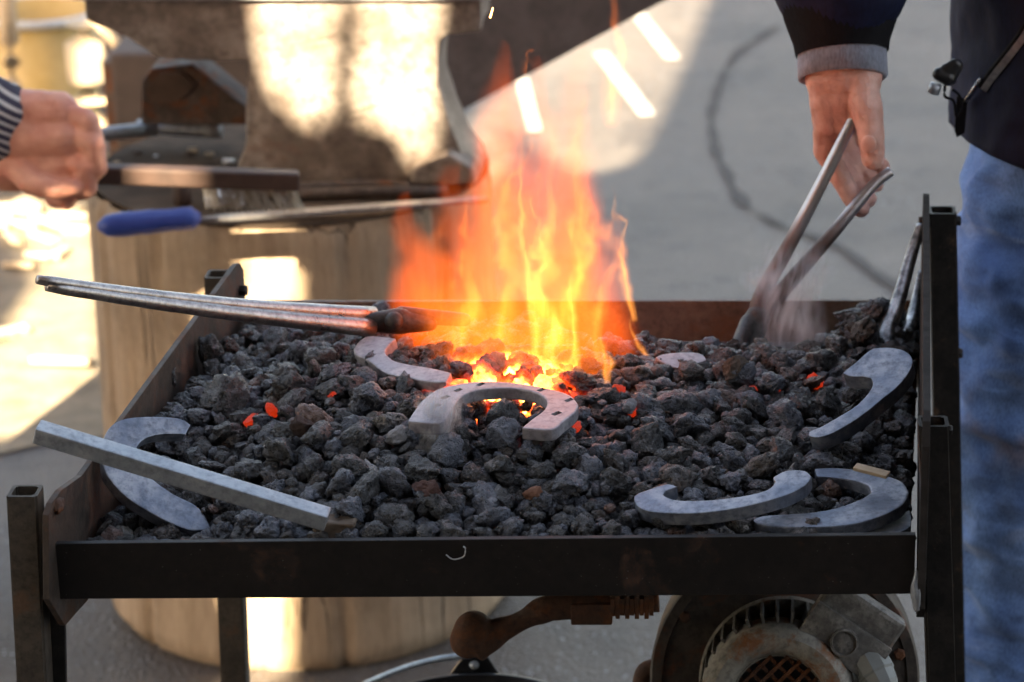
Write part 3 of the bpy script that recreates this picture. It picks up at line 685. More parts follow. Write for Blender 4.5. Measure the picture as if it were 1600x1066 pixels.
fin = bmesh.new()
s = ax.cross(Vector((1, 0, 0))).normalized() * -1; u = Vector((1, 0, 0)); s = (ax.cross(u)).normalized(); u = s.cross(ax).normalized()
lathe([(mr * .62, -.004), (mr * .62, .075)], mc, ax, 48, fin)
for k in range(34):
    a = 2 * math.pi * k / 34; d = u * math.cos(a) + s * math.sin(a); tn = ax.cross(d)
    box(mc + d * mr * .80 + ax * .036, d * mr * .20, tn * .0012, ax * .038, bm=fin)
link('cooling_fins', bm_me(fin), M['alu'], bl)
lathe_o = bl_lathe('motor_flange', [(mr * .6, -.003), (mr * 1.0, -.003), (mr * 1.03, .002), (mr * 1.0, .006), (mr * .96, .004), (mr * .6, .004)], mc + ax * .002, M['cap'])
cr_ = 119 / PM; cc = PY(1216, 1066, BY) + ax * .07
capo = bl_lathe('motor_cap', [(cr_ * .97, -.03), (cr_, -.02), (cr_, .0), (cr_ * .985, .010), (cr_ * .93, .018), (cr_ * .84, .022), (cr_ * .72, .021), (cr_ * .64, .017), (cr_ * .60, .011), (cr_ * .585, .006), (cr_ * .56, .006), (cr_ * .56, .002)], cc, M['cap'])
bl_lathe('cap_back', [(.001, .0), (cr_ * .6, .0)], cc + ax * -.012, M['black_plastic'], 48, capo)
gm = bmesh.new()
for k in range(-6, 7):
    o_ = k * .0105; h = math.sqrt(max((cr_ * .575) ** 2 - o_ * o_, 1e-6))
    if abs(o_) > cr_ * .57: continue
    d1 = (u + s).normalized(); d2 = (u - s).normalized()
    box(cc + ax * .003 + d1 * o_, d2 * h, d1 * .0016, ax * .001, bm=gm); box(cc + ax * .0055 + d2 * o_, d1 * h, d2 * .0016, ax * .001, bm=gm)
link('grille', bm_me(gm), M['rust'], capo)
# junction box
jx = PY(1330, 985, BY) + ax * .075; ju = (u * .80 - s * -.0 + Vector((0, 0, -.55))).normalized(); ju = (ju - ax * ju.dot(ax)).normalized(); jv = ax.cross(ju).normalized()
if jv.z < 0: jv = -jv
jx = PY(1322, 972, BY) + ax * .06
jb = bmesh.new(); box(jx + jv * .010 - ax * .006, ju * .038, jv * .027, ax * .012, .006, 3, bm=jb)
jbox = link('junction_box', bm_me(jb), M['alu'], bl)
jb = bmesh.new(); c2 = jx - jv * .006 + ax * .0065; box(c2, ju * .0385, jv * .018, ax * .0035, .0025, bm=jb)
lathe([(.0125, -.001), (.0125, .0045), (.0105, .005), (.0100, .002), (.0001, .0035)], c2 + ax * .004, ax, 28, jb)
link('box_lid', bm_me(jb), M['alu'], jbox, autos=35)
gp = PY(1362, 1022, BY) + ax * .07; gd = (ju * .55 + ax * .55 + Vector((0, 0, -.5))).normalized()
link('cable_gland', bm_me(lathe([(.001, -.012), (.017, -.012), (.0175, .004), (.016, .006), (.0145, .016), (.0125, .021), (.0085, .021), (.0085, .010), (.001, .010)], gp, gd, 10)), M['gland'], jbox)
link('cable', bm_me(tube(catmull([gp + gd * .008, gp + gd * .03, gp + gd * .05 + Vector((.004, 0, -.02)), gp + Vector((.022, -.03, -.11)), gp + Vector((.0, -.03, -.25))], 6), .0068, 14)), M['black_plastic'], bl, smooth=True)
# bracket down to the forge foot bar
link('motor_stand', bm_me(box((bc.x, BY + .07, bc.z / 2 - .05), (.05, 0, 0), (0, .03, 0), (0, 0, bc.z / 2 - .05), .003)), M['housing'], bl)
link('air_pipe', bm_me(tube(catmull([PY(1000, 1075, BY + .05), PY(1008, 1048, BY + .05), PY(1035, 1040, BY + .05)], 5), .008, 14)), M['rust'], bl, smooth=True)

# ------------------------------------------------------------------ black bucket
bk = thing('black_bucket', 'black bucket with a wire handle below the front rail', 'bucket')
rb = .126; back = PY(750, 1050, 2.42); c0 = Vector((back.x, back.y - rb, 0)); zr = back.z
link('bucket_body', bm_me(lathe([(.001, 0), (rb * .74, 0), (rb * .96, zr - .012), (rb * .93, zr - .012), (rb * .70, .006), (.001, .006)], c0, (0, 0, 1), 64)), M['black_plastic'], bk, smooth=True)
link('rim', bm_me(lathe([(rb * .95, zr - .016), (rb, zr - .016), (rb * 1.01, zr - .006), (rb * .99, zr), (rb * .95, zr), (rb * .94, zr - .016)], c0, (0, 0, 1), 96)), M['black_plastic'], bk, smooth=True)
e0 = PY(741, 1040, 2.424)
ear = link('ear', bm_me(poly_prism([e0 + Vector((-.026, 0, -.012)), e0 + Vector((.026, 0, -.012)), e0 + Vector((.010, 0, .016)), e0 + Vector((-.006, 0, .016))], Vector((0, .004, 0)), .001)), M['black_plastic'], bk)
bm = bmesh.new(); lathe([(.0001, 0), (.005, 0), (.0035, .004), (.0001, .0045)], e0 + Vector((0, -.001, .001)), (0, -1, 0), 16, bm); link('rivet', bm_me(bm), M['bar'], ear, smooth=True)
hp = catmull([PY(735, 1024, 2.42), PY(690, 1029, 2.40), PY(640, 1041, 2.36), PY(585, 1062, 2.30), PY(560, 1078, 2.26), PY(562, 1110, 2.21)], 8)
link('handle', bm_me(tube(hp, .0033, 10)), M['bar'], bk, smooth=True)

# ------------------------------------------------------------------ horseshoes
SHOE_PX = []
def plane3(a, b, c):
    A, B, C = PZ(*a), PZ(*b), PZ(*c); n = (B - A).cross(C - A).normalized()
    return A, (n if n.z > 0 else -n)
def shoe(label, pxs, pl, thick, mat, holes=(), bev=.0016, clip=None):
    A, n = plane3(*pl); out = []
    P = [Vector((a, b, 0)) for a, b in pxs]; m = len(P)
    for i in range(m):                      # smooth bends, keep sharp corners
        d1 = (P[i] - P[i - 1]).normalized(); d2 = (P[(i + 1) % m] - P[i]).normalized()
        nx = P[(i + 1) % m]; d3 = (P[(i + 2) % m] - nx).normalized()
        out.append(P[i])
        p0 = P[i - 1] if d1.dot(d2) > .55 else P[i]; p3 = P[(i + 2) % m] if d2.dot(d3) > .55 else nx
        for t in (.25, .5, .75):
            out.append(.5 * ((2 * P[i]) + (nx - p0) * t + (2 * p0 - 5 * P[i] + 4 * nx - p3) * t * t + (3 * P[i] - p0 - 3 * nx + p3) * t ** 3))
    W3 = [PP(q.x, q.y, A, n) for q in out]
    me = bm_me(poly_prism(W3, -n * thick, bev, 2))
    o = link('horseshoe', me, M[mat])
    if holes:
        hb = bmesh.new()
        u = (W3[3] - W3[0]).normalized()
        for hx, hy, hs in holes:
            c = PP(hx, hy, A, n); tu = (PP(hx + 5, hy - 2.2, A, n) - c).normalized(); tv = n.cross(tu)
            box(c, tu * .0042 * hs, tv * .0024 * hs, n * .004, .0004, bm=hb)
        ho = bpy.data.objects.new('h', bm_me(hb)); COL.objects.link(ho)
        md = o.modifiers.new('b', 'BOOLEAN'); md.operation = 'DIFFERENCE'; md.object = ho; md.solver = 'EXACT'
        nm = evaluated(o); o.modifiers.clear(); o.data = nm
        if not nm.materials: nm.materials.append(M[mat])
        bpy.data.objects.remove(ho)
    SHOE_PX.append((pxs, A, n))
    return tag(o, label, 'horseshoe')
shoe('pale horseshoe with nail holes in the middle of the fire bed, glowing coals inside it',
     [(637, 658), (648.5, 640), (662.6, 623), (682, 609), (707.6, 601.5), (730, 597.5), (761, 595.6), (789, 596.5), (817, 599.6), (848, 605), (873.7, 611), (893, 619), (904, 632), (900, 642.6), (882, 657), (862, 671),
      (815, 668.5), (831, 655), (848, 642.6), (855, 631), (851, 621.5), (840, 614.5), (820, 609), (795, 606.4), (769.5, 606.8), (744, 610), (724.5, 617), (712, 630), (702, 646), (687, 661)],
     ((640, 655, .792), (880, 655, .792), (789, 597, .798)), .011, 'shoe_hot', [(695, 621, 1), (682, 634, 1), (716, 609.5, .9), (751, 600.5, .9), (869.5, 646, 1), (889, 625, .9), (846, 609, .9)])
shoe('horseshoe half buried at the left edge of the flames, its toe to the left',
     [(619, 528.7), (597, 526), (575, 525), (561, 533), (552, 545.5), (555.6, 554), (575, 563), (592, 576), (606, 584), (631.6, 589), (668, 596), (697, 597), (705, 582), (674, 575), (643, 570), (617.5, 564), (605, 555), (602, 548), (608, 538.5)],
     ((560, 545, .785), (690, 590, .788), (600, 530, .790)), .010, 'shoe_hot')
shoe('big blue grey horseshoe leaning on the left plate under the square bar',
     [(298, 664), (288, 657), (271, 652.5), (226, 651), (190, 656), (169, 671), (161, 694), (163, 731), (174, 752), (199, 778), (235, 801), (268, 818), (300, 829), (330, 826), (319, 804), (303, 788), (271, 772), (240, 750), (221.6, 728), (213, 703), (226, 686), (249, 679), (275, 678), (290, 679)],
     ((300, 822, .725), (250, 655, .792), (168, 700, .782)), .014, 'shoe')
shoe('bright horseshoe propped up against the right plate, its curve uppermost',
     [(1317, 583), (1338, 566), (1356.5, 549.5), (1371.5, 543.5), (1398, 544), (1418, 551), (1426, 566), (1416.5, 587), (1398, 607.7), (1379, 622.7), (1356.5, 641.5), (1330, 660), (1300, 677), (1278, 683.5), (1264.5, 681), (1266, 674), (1285, 666), (1311, 651), (1338, 634), (1356.5, 615), (1364, 600), (1361, 591), (1349, 588.5), (1330, 588)],
     ((1290, 675, .782), (1325, 580, .812), (1415, 565, .822)), .015, 'shoe')
shoe('grey horseshoe overhanging the coal at the front right, topmost of two',
     [(1005, 768), (994, 773), (991, 780), (998, 792), (1022, 800), (1080, 802), (1132, 797), (1184, 786.5), (1232, 772), (1258, 758), (1268, 745), (1258, 736), (1236, 734.5), (1222, 738), (1208, 746), (1212, 753), (1200, 765), (1168, 774), (1120, 780.7), (1080, 782.7), (1052, 780.7), (1036, 774), (1040, 767), (1058, 760), (1040, 757)],
     ((1000, 780, .765), (1250, 750, .778), (1100, 800, .764)), .012, 'shoe')
shoe('grey horseshoe lying partly under the other one in the front right corner',
     [(1272, 732), (1300, 730.5), (1340, 734), (1384, 743), (1410, 753), (1420, 769), (1411, 787), (1384, 803), (1344, 816), (1300, 822), (1240, 823), (1190, 820), (1176, 812), (1192, 806), (1230, 803), (1272, 800), (1312, 792), (1344, 780), (1361, 770), (1356, 758), (1332, 750), (1304, 746), (1276, 744)],
     ((1250, 815, .752), (1415, 770, .760), (1300, 732, .762)), .011, 'shoe')
shoe('thin edge of a lowest horseshoe peeping out in the front right corner',
     [(1300, 832), (1360, 826), (1400, 813), (1421, 796), (1424, 812), (1418, 826), (1380, 838), (1310, 842)],
     ((1300, 832, .742), (1421, 800, .744), (1380, 836, .742)), .008, 'shoe')
s4 = shoe('small grey horseshoe tip showing between coals right of the fire',
     [(1024, 558), (1037.5, 553), (1064, 550.5), (1088, 551), (1100, 556), (1104, 563), (1085, 569), (1060, 575), (1034, 566)],
     ((1030, 560, .778), (1100, 560, .776), (1060, 552, .779)), .008, 'shoe_hot')
bm = poly_prism([PY(a, b, 2.265) for a, b in [(1087, 553), (1091, 536), (1098, 552), (1099, 559), (1089, 560)]], Vector((0, .003, 0)), .0005)
link('toe_clip', bm_me(bm), M['shoe'], s4)

# ------------------------------------------------------------------ square bar and tongs
A = PZ(57, 674, .832); B = PZ(512, 812, .762); d = (B - A).normalized(); sdv = d.cross(Vector((0, 0, 1))).normalized(); upv = sdv.cross(d)
rt = Matrix.Rotation(R(8), 3, d); sdv = rt @ sdv; upv = rt @ upv
bm = box((A + B) / 2, d * (B - A).length / 2, sdv * .0078, upv * .0068, .0014, 2)
tag(link('square_bar', bm_me(bm), M['bar']), 'long grey square steel bar resting on the left plate and the coals', 'steel bar')

tg = thing('tongs', 'closed smith tongs resting on the left plate, jaws in the flames', 'tongs')
piv = PZ(618, 502, .795)
e1, e2 = PZ(58, 437, .895), PZ(73, 447, .888)
def rein(a, b, r0, r1, par, mat, bend=.0, nm='rein', seg=16, flat=(1, 1)):
    pts = [a.lerp(b, k / 20) + Vector((0, 0, -bend * math.sin(math.pi * k / 20))) for k in range(21)]
    rr = [r0 + (r1 - r0) * (k / 20) ** 1.5 for k in range(21)]
    rr[0] = r0 * .8
    return link(nm, bm_me(tube(pts, rr, seg, flat=flat, wob=.06)), mat, par, smooth=True)
rein(e1, piv + Vector((-.02, .006, .004)), .0048, .0075, tg, M['rein'], .004)
rein(e2, piv + Vector((-.02, -.006, -.004)), .0055, .0085, tg, M['rein'], .003)
dj = (PZ(665, 508, .785) - piv).normalized()
bm = bmesh.new(); capsule(bm, piv + Vector((-.03, -.004, 0)), .008, piv + Vector((.004, 0, 0)), .0125, 16, (1, .8)); capsule(bm, piv, .012, piv + Vector((.03, .004, -.004)), .007, 16); 
link('jaw', remeshed(bm, .0018, 4), M['dark_steel'], tg, smooth=True)
bm = bmesh.new(); capsule(bm, piv + Vector((.005, .006, .004)), .008, piv + Vector((.06, .015, -.004)), .0065, 16); link('jaw', remeshed(bm, .0018, 4), M['dark_steel'], tg, smooth=True)
bm = bmesh.new(); lathe([(.0001, .006), (.004, .006), (.0078, .003), (.0085, -.002)], piv + Vector((0, -.010, .004)), (0.1, -.8, .55), 20, bm); link('rivet', bm_me(bm), M['dark_steel'], tg, smooth=True)

# tongs standing in the back right corner
t = thing('corner_tongs', 'short shiny tongs leaning in the back right corner behind the propped horseshoe', 'tongs')
a0, a1, a2 = PY(1440, 352, 2.425), PY(1404, 470, 2.36), PY(1388, 538, 2.32)
pts = catmull([a0, PY(1422, 405, 2.40), a1, PY(1386, 520, 2.33), PY(1392, 552, 2.31)], 6)
link('rein', bm_me(tube(pts, [.0050 + .0045 * (i / len(pts)) for i in range(len(pts))], 16, flat=(1, .8), wob=.1)), M['corner'], t, smooth=True)
pts = catmull([PY(1441, 425, 2.43), PY(1432, 470, 2.40), PY(1422, 510, 2.36), PY(1404, 540, 2.33), PY(1392, 556, 2.31)], 6)
link('rein', bm_me(tube(pts, [.0045 + .0045 * (i / len(pts)) for i in range(len(pts))], 16, flat=(1, .8), wob=.1)), M['corner'], t, smooth=True)
bm = bmesh.new(); capsule(bm, PY(1376, 530, 2.335), .006, PY(1384, 556, 2.31), .011); capsule(bm, PY(1384, 550, 2.32), .010, PY(1408, 556, 2.31), .010); capsule(bm, PY(1408, 556, 2.32), .009, PY(1425, 545, 2.33), .006); capsule(bm, PY(1392, 550, 2.315), .012, PY(1396, 600, 2.29), .009)
link('jaw', remeshed(bm, .002, 3), M['dark_steel'], t, smooth=True)

# ------------------------------------------------------------------ coal
XL0, XR0, XL1, XR1 = FLp.x + .008, FRp.x - .004, BLp.x + .008, BRp.x - .004
Y0, Y1 = 1.902, 2.440
def uv2xy(u, v):
    return XL0 + (XL1 - XL0) * v + u * ((XR0 + (XR1 - XR0) * v) - (XL0 + (XL1 - XL0) * v)), Y0 + (Y1 - Y0) * v
def xy2uv(x, y):
    v = (y - Y0) / (Y1 - Y0); xl = XL0 + (XL1 - XL0) * v; xr = XR0 + (XR1 - XR0) * v; return (x - xl) / (xr - xl), v
def sst(a, b, x):
    t = max(0, min(1, (x - a) / (b - a))); return t * t * (3 - 2 * t)
def heap(u, v):
    h = .748 + .030 * math.exp(-((u - .47) / .34) ** 2 - ((v - .42) / .30) ** 2)
    h += .012 * math.exp(-((u - .27) / .12) ** 2 - ((v - .5) / .2) ** 2)
    h -= .030 * sst(.26, .08, u) * sst(.42, .1, v)              # low front left corner
    h -= .006 * sst(.12, 0, v)
    h -= .042 * sst(.70, .95, v) * sst(.42, .58, u) * sst(.93, .84, u)   # hollow at the back right
    h -= .012 * sst(.8, 1, v)
    h += .028 * math.exp(-((u - .93) / .06) ** 2 - ((v - .88) / .09) ** 2)
    h += .010 * math.exp(-((u - .80) / .14) ** 2 - ((v - .55) / .2) ** 2)
    h -= .012 * math.exp(-((u - .42) / .05) ** 2 - ((v - .43) / .05) ** 2)
    h -= .020 * sst(.88, .99, u) * sst(.7, .3, v)
    h += .005 * noise.noise(Vector((u * 6, v * 6, 1)))
    return h
def inside_poly(x, y, P):
    c = False; j = len(P) - 1
    for i in range(len(P)):
        xi, yi = P[i]; xj, yj = P[j]
        if (yi > y) != (yj > y) and x < (xj - xi) * (y - yi) / (yj - yi) + xi: c = not c
        j = i
    return c
def edge_d(x, y, P):
    best = 1e9
    for i in range(len(P)):
        ax_, ay_ = P[i - 1]; bx_, by_ = P[i]; dx, dy = bx_ - ax_, by_ - ay_; L2 = dx * dx + dy * dy + 1e-9
        t = max(0, min(1, ((x - ax_) * dx + (y - ay_) * dy) / L2)); best = min(best, math.hypot(x - ax_ - dx * t, y - ay_ - dy * t))
    return best
def hides_shoe(p, r, slack=.75):
    px, py = proj(p); rp = r * F / 2.2 * slack
    for P, A, n in SHOE_PX:
        if (inside_poly(px, py, P) or edge_d(px, py, P) < rp):
            # only when the rock stands above the shoe's plane or in front of it
            q = PP(px, py, A, n)
            if (p - Vector((0, 0, CZ))).length < (q - Vector((0, 0, CZ))).length + r * .9: return True
    return False
ROCKS = []
def make_rock(sub, seed, facets=11, rough=.10):
    bm = bmesh.new(); bmesh.ops.create_icosphere(bm, subdivisions=sub, radius=1)
    rr = random.Random(seed); pl = []
    for k in range(facets):
        d = Vector((rr.gauss(0, 1), rr.gauss(0, 1), rr.gauss(0, 1))).normalized(); pl.append((d, rr.uniform(.52, .9)))
    o = Vector((seed * 3.7, seed, 0))
    for v in bm.verts:
        c = v.co.copy(); c += c * .28 * noise.noise(c * 1.1 + o)
        for d, h in pl:
            q = c.dot(d) - h
            if q > 0: c -= d * q * .88
        nrm = c.normalized()
        f = noise.fractal(c * 2.4 + o, .75, 2.2, 6); rg = 1 - abs(noise.noise(c * 2.6 + o * 2)) * 2
        c += nrm * (rough * f * 1.35 - max(0, rg - .74) * .50)
        c += nrm * (.06 * noise.noise(c * 8 + o) + .03 * noise.noise(c * 19 + o))
        v.co = c
    sx, sy, sz = rr.uniform(.95, 1.3), rr.uniform(.8, 1.0), rr.uniform(.62, .85)
    for v in bm.verts: v.co = Vector((v.co.x * sx, v.co.y * sy, v.co.z * sz))
    me = bm_me(bm, 'coal_lump'); me.materials.append(M['coal'])
    for p in me.polygons: p.use_smooth = True
    return me
BIG = [make_rock(4, i + 1) for i in range(20)]
SMALL = [make_rock(3, i + 101, 12, .14) for i in range(10)]
def npm(me):
    v = np.empty(len(me.vertices) * 3, np.float32); me.vertices.foreach_get('co', v); v = v.reshape(-1, 3)
    f = np.empty(len(me.polygons) * 3, np.int32); me.loops.foreach_get('vertex_index', f); return v, f.reshape(-1, 3)
def merged(items, meshes, name, mat, parent=None):
    VV, FF = [], []; off = 0; cache = [npm(m) for m in meshes]
    for mi, mtx in items:
        v, f = cache[mi]; m4 = np.array(mtx, np.float32); VV.append(v @ m4[:3, :3].T + m4[:3, 3]); FF.append(f + off); off += len(v)
    V = np.concatenate(VV); Fc = np.concatenate(FF)
    me = bpy.data.meshes.new(name); me.vertices.add(len(V)); me.vertices.foreach_set('co', V.ravel())
    me.loops.add(Fc.size); me.loops.foreach_set('vertex_index', Fc.ravel().astype(np.int32)); me.polygons.add(len(Fc))
    me.polygons.foreach_set('loop_start', np.arange(0, Fc.size, 3, dtype=np.int32)); me.polygons.foreach_set('use_smooth', np.ones(len(Fc), bool))
    me.update(); me.validate(); me.materials.append(mat)
    return link(name, me, None, parent)
def rmat(p, r):
    from mathutils import Euler
    return Matrix.Translation(p) @ Euler((random.gauss(0, .5), random.gauss(0, .5), random.uniform(0, 6.28))).to_matrix().to_4x4() @ Matrix.Scale(r, 4)
# small stuff first: a full bed
# placed big ones by dart throwing
big = []
def clash(p, r, lst, k=.76):
    for q, s in lst:
        if abs(q.x - p.x) < .04 and abs(q.y - p.y) < .04 and (q - p).length < (r + s) * k: return True
    return False
# lumps that the photo shows on purpose: px, py, radius, height above the bed
SPECIAL = [(350, 637, .023), (470, 560, .016), (330, 560, .016), (620, 770, .017), (890, 720, .017), (960, 760, .016), (1010, 700, .018), (1060, 640, .017), (1290, 640, .016), (700, 720, .016), (440, 720, .017), (260, 600, .015), (1080, 590, .015), (520, 596, .016), (570, 780, .018), (545, 740, .016), (790, 690, .016), (720, 650, .014), (1370, 495, .016), (1345, 528, .016), (1280, 575, .017), (1160, 598, .017), (1222, 722, .016), (1188, 742, .017), (1140, 760, .012), (1110, 752, .014), (1225, 660, .018), (660, 745, .018), (640, 690, .014), (495, 690, .015)]
def surf_point(px, py):
    z = .76
    for _ in range(12):
        p = PZ(px, py, z); u, v = xy2uv(p.x, p.y); z = heap(u, v)
    return PZ(px, py, z)
for px, py, r in SPECIAL:
    p = surf_point(px, py); p.z += r * .3; big.append((p, r))
tries = 0
while len(big) < 286 and tries < 60000:
    tries += 1
    r = random.choice([.0105, .011, .012, .013, .014, .0155, .018]) * (1 - .35 * tries / 60000)
    u, v = random.random(), random.random() ** 1.15; x, y = uv2xy(u, v)
    if u < r * 1.3 / .6 or u > 1 - r * 1.3 / .6 or v < r / .54 or v > 1 - r / .54: continue
    p = Vector((x, y, heap(u, v) + r * random.uniform(-.15, .45)))
    if v < .04: p.z = min(p.z, .748)
    if hides_shoe(p, r) or clash(p, r, big): continue
    # keep the flame mouth open
    q_ = proj(p)
    if 715 < q_[0] < 850 and 605 < q_[1] < 648: continue
    big.append((p, r))
gl = {3: 'coal'}
for i, (p, r) in enumerate(big):
    o = bpy.data.objects.new('coal_lump', BIG[i % len(BIG)]); COL.objects.link(o); o.matrix_world = rmat(p, r)
    tag(o, 'rough dark lump of coal lying in the heap on the forge table', 'coal', 'coal lumps heaped on the forge table')
items = []
def fill(nx, ny, rlo, rhi, dz0, dz1, prob=1, check=True):
    for i in range(nx):
        for j in range(ny):
            if random.random() > prob: continue
            u = (i + random.uniform(.0, 1)) / nx; v = (j + random.uniform(.0, 1)) / ny
            u = min(max(u, .012), .988); v = min(max(v, .015), .985)
            r = random.uniform(rlo, rhi); x, y = uv2xy(u, v); p = Vector((x, y, heap(u, v) + random.uniform(dz0, dz1)))
            if v < .05: p.z = min(p.z, .748)
            p.z = max(p.z, .710 + r * .5) if u < .5 else p.z
            if check and hides_shoe(p, r, .6): p.z -= .022 if random.random() < .7 else .03
            if check and hides_shoe(p, r, .6): continue
            items.append((random.randrange(len(SMALL)), rmat(p, r)))
fill(36, 30, .009, .0135, -.020, -.010)
fill(40, 34, .0075, .0125, -.010, .001)
fill(60, 50, .0025, .006, -.006, .004, .4)
bed = merged(items, SMALL, 'coal_bed', M['coal'])
tag(bed, 'mass of smaller coal pieces filling the tray between the large lumps', 'coal', None, 'stuff')
bm = bmesh.new(); G = []
for i in range(41):
    row = []
    for j in range(41):
        x, y = uv2xy(min(max(i / 40, .004), .996), min(max(j / 40, .004), .996)); row.append(bm.verts.new((x, y, max(.712, heap(i / 40, j / 40) - .028))))
    G.append(row)
for i in range(40):
    for j in range(40): bm.faces.new([G[i][j], G[i + 1][j], G[i + 1][j + 1], G[i][j + 1]])
fb = link('coal_dust', bm_me(bm), M['coal'], smooth=True); tag(fb, 'black coal dust under the lumps in the tray', 'coal dust', None, 'stuff')
# pieces with a look of their own
def special_rock(px, py, r, mat, label, lift=.6, sc=(1, 1, 1), mi=0, name='coal_lump', cat='coal', group=None):
    p = surf_point(px, py); p.z += r * lift; me = BIG[mi].copy(); me.materials.clear(); me.materials.append(mat)
    o = bpy.data.objects.new(name, me); COL.objects.link(o); o.matrix_world = rmat(p, r) @ Matrix.Diagonal((*sc, 1)); return tag(o, label, cat, group)
ash = plain('white_ash', (.12, .12, .13), (.42, .42, .43), .9, 90, .8, .002)
special_rock(622, 696, .0095, ash, 'white ash coated lump left of the wisp of steam', .9)
special_rock(984, 651, .0075, ash, 'small pale grey lump right of the middle horseshoe', 1.2)
tanrock = plain('tan_stone', (.10, .08, .06), (.2, .17, .14), .9, 80, .9, .002)
special_rock(840, 699, .0085, tanrock, 'greyish tan stone in front of the right heel of the middle horseshoe', 1, mi=3)
special_rock(1148, 598, .015, plain('tan_coal', (.07, .05, .035), (.17, .125, .09), .8, 60, 1, .003), 'brownish lump beside the small flame right of the fire', .8, mi=5)
special_rock(668, 785, .0125, plain('red_coal', (.09, .035, .025), (.16, .07, .05), .8, 60, 1, .003), 'dull red brown lump in the middle of the heap', .9, mi=7)
special_rock(835, 787, .008, plain('orange_cinder', (.25, .10, .05), (.35, .16, .09), .8, 60, 1, .003), 'small orange brown cinder near the front rail', 1.0, mi=9)
special_rock(474, 687, .0125, plain('maroon_coal', (.05, .028, .022), (.10, .055, .04), .8, 60, 1, .003), 'purplish brown lump at the left of the heap', .9, mi=11)
special_rock(1152, 728, .0035, ash, 'tiny white pebble behind the front right horseshoe', 3.0, mi=2, name='pebble', cat='pebble')
# cinder leaning on the front rail at the end of the bar
bm = box(PZ(528, 824, .748), (.015, 0, -.001), (.002, .008, 0), (0, 0, .007), .002); bmesh.ops.subdivide_edges(bm, edges=bm.edges[:], cuts=3, use_grid_fill=True); subdiv_noise(bm, .004, 90)
tag(link('wood_block', bm_me(bm), plain('burnt_wood', (.06, .04, .028), (.13, .095, .065), .8, 50, .8), smooth=True), 'burnt brown block of wood at the lower end of the square bar', 'wood block')
bm = box(PZ(1362, 736, .778), Vector((.013, -.004, -.002)), (.002, .005, 0), (0, 0, .0014), .0006)
tag(link('wood_splinter', bm_me(bm), M['chip']), 'tan wood splinter lying on the lower front right horseshoe', 'splinter')
# embers
for px, py, r, lb in [(396, 661, .0085, 'glowing red ember at the left under a large lump'), (424, 642, .006, 'small red ember right of the leftmost glowing one'), (523, 620, .0068, 'orange red ember glowing left of the fire'),
                      (1147, 580, .0075, 'orange ember glowing by the brownish lump'), (1211, 613, .0075, 'red ember glowing in the right of the heap'), (1276, 602, .0072, 'red ember below the propped horseshoe'), (1270, 592, .0055, 'small red ember just above the one near the propped horseshoe'),
                      (1253, 640, .0045, 'tiny red ember left of the propped horseshoe'), (985, 645, .010, 'dull red ember behind the small pale lump'), (893, 672, .008, 'orange ember beside the right heel of the middle horseshoe'), (829, 694, .006, 'small red ember under the right heel of the middle horseshoe'),
                      (960, 620, .010, 'dim red ember right of the flames'), (1175, 612, .005, 'faint red ember between lumps right of the fire')]:
    special_rock(px, py, r, M['ember'], lb, .2, mi=random.randrange(20), name='ember', cat='ember')

# ================================================================== FIRE AND SMOKE
fire = thing('fire', 'tall orange and yellow flames rising from the middle of the coal heap', 'fire'); fire.location = (0, 0, 0)
FK = .19
FM = [
    flame_mat('flame_wide', 19, 1.0, 1.3, (1, .125, .008), .35, 1.6, .8, .55, 20, .5, .30, .8, .55, .9),
    flame_mat('flame_body', 21, .95, 4.1, (1, .19, .020), .45, 2.0, .9, .6, 16, .45, .15, .8, .7, 1.0),
    flame_mat('flame_tongue', 90, .8, 8.7, (1, .20, .022), .7, 1.8, 1.2, .75, 0, .5, .12, .9, 1.7, .8),
    flame_mat('flame_tongue_b', 80, .8, 15.2, (1, .24, .028), .8, 1.6, 1.3, .75, 0, .5, .12, .9, 2.0, .7),
    flame_mat('flame_bright', 170, .72, 22.9, (1, .33, .045), .7, 1.5, 1.4, .8, 0, .5, .15, .8, 2.0, .7),
    flame_mat('flame_low', 19, 1.0, 31.0, (1, .17, .015), .25, 3.0, .8, .4, 0, .8, .05, 1.0, .5, 1.1),
]
def flame(xb, yb, xt, yt, hw, Y, mi, depth=.8, dy=0.0):
    b = PY(xb, yb, Y); t = PY(xt, yt, Y + dy); z = t - b; r = hw / F * 2.35
    bm = bmesh.new(); NSG = 14; rings = []
    prof = [(0, .9), (.06, 1.15), (.25, 1.35), (.5, 1.3), (.75, 1.1), (.92, .8), (1, .5)]
    for h, q in prof: rings.append([bm.verts.new((math.cos(2 * math.pi * k / NSG) * q, math.sin(2 * math.pi * k / NSG) * q, h)) for k in range(NSG)])
    for i in range(len(rings) - 1):
        for k in range(NSG): j = (k + 1) % NSG; bm.faces.new([rings[i][k], rings[i][j], rings[i + 1][j], rings[i + 1][k]])
    bm.faces.new(rings[0][::-1]); bm.faces.new(rings[-1])
    o = link('flame', bm_me(bm), FM[mi], fire)
    m = Matrix(((r, 0, z.x, b.x), (0, r * depth, z.y, b.y), (0, 0, z.z, b.z), (0, 0, 0, 1)))
    # keep the local frame free of shear for the parent chain: bake nothing, plain world matrix
    o.matrix_world = m
    return o
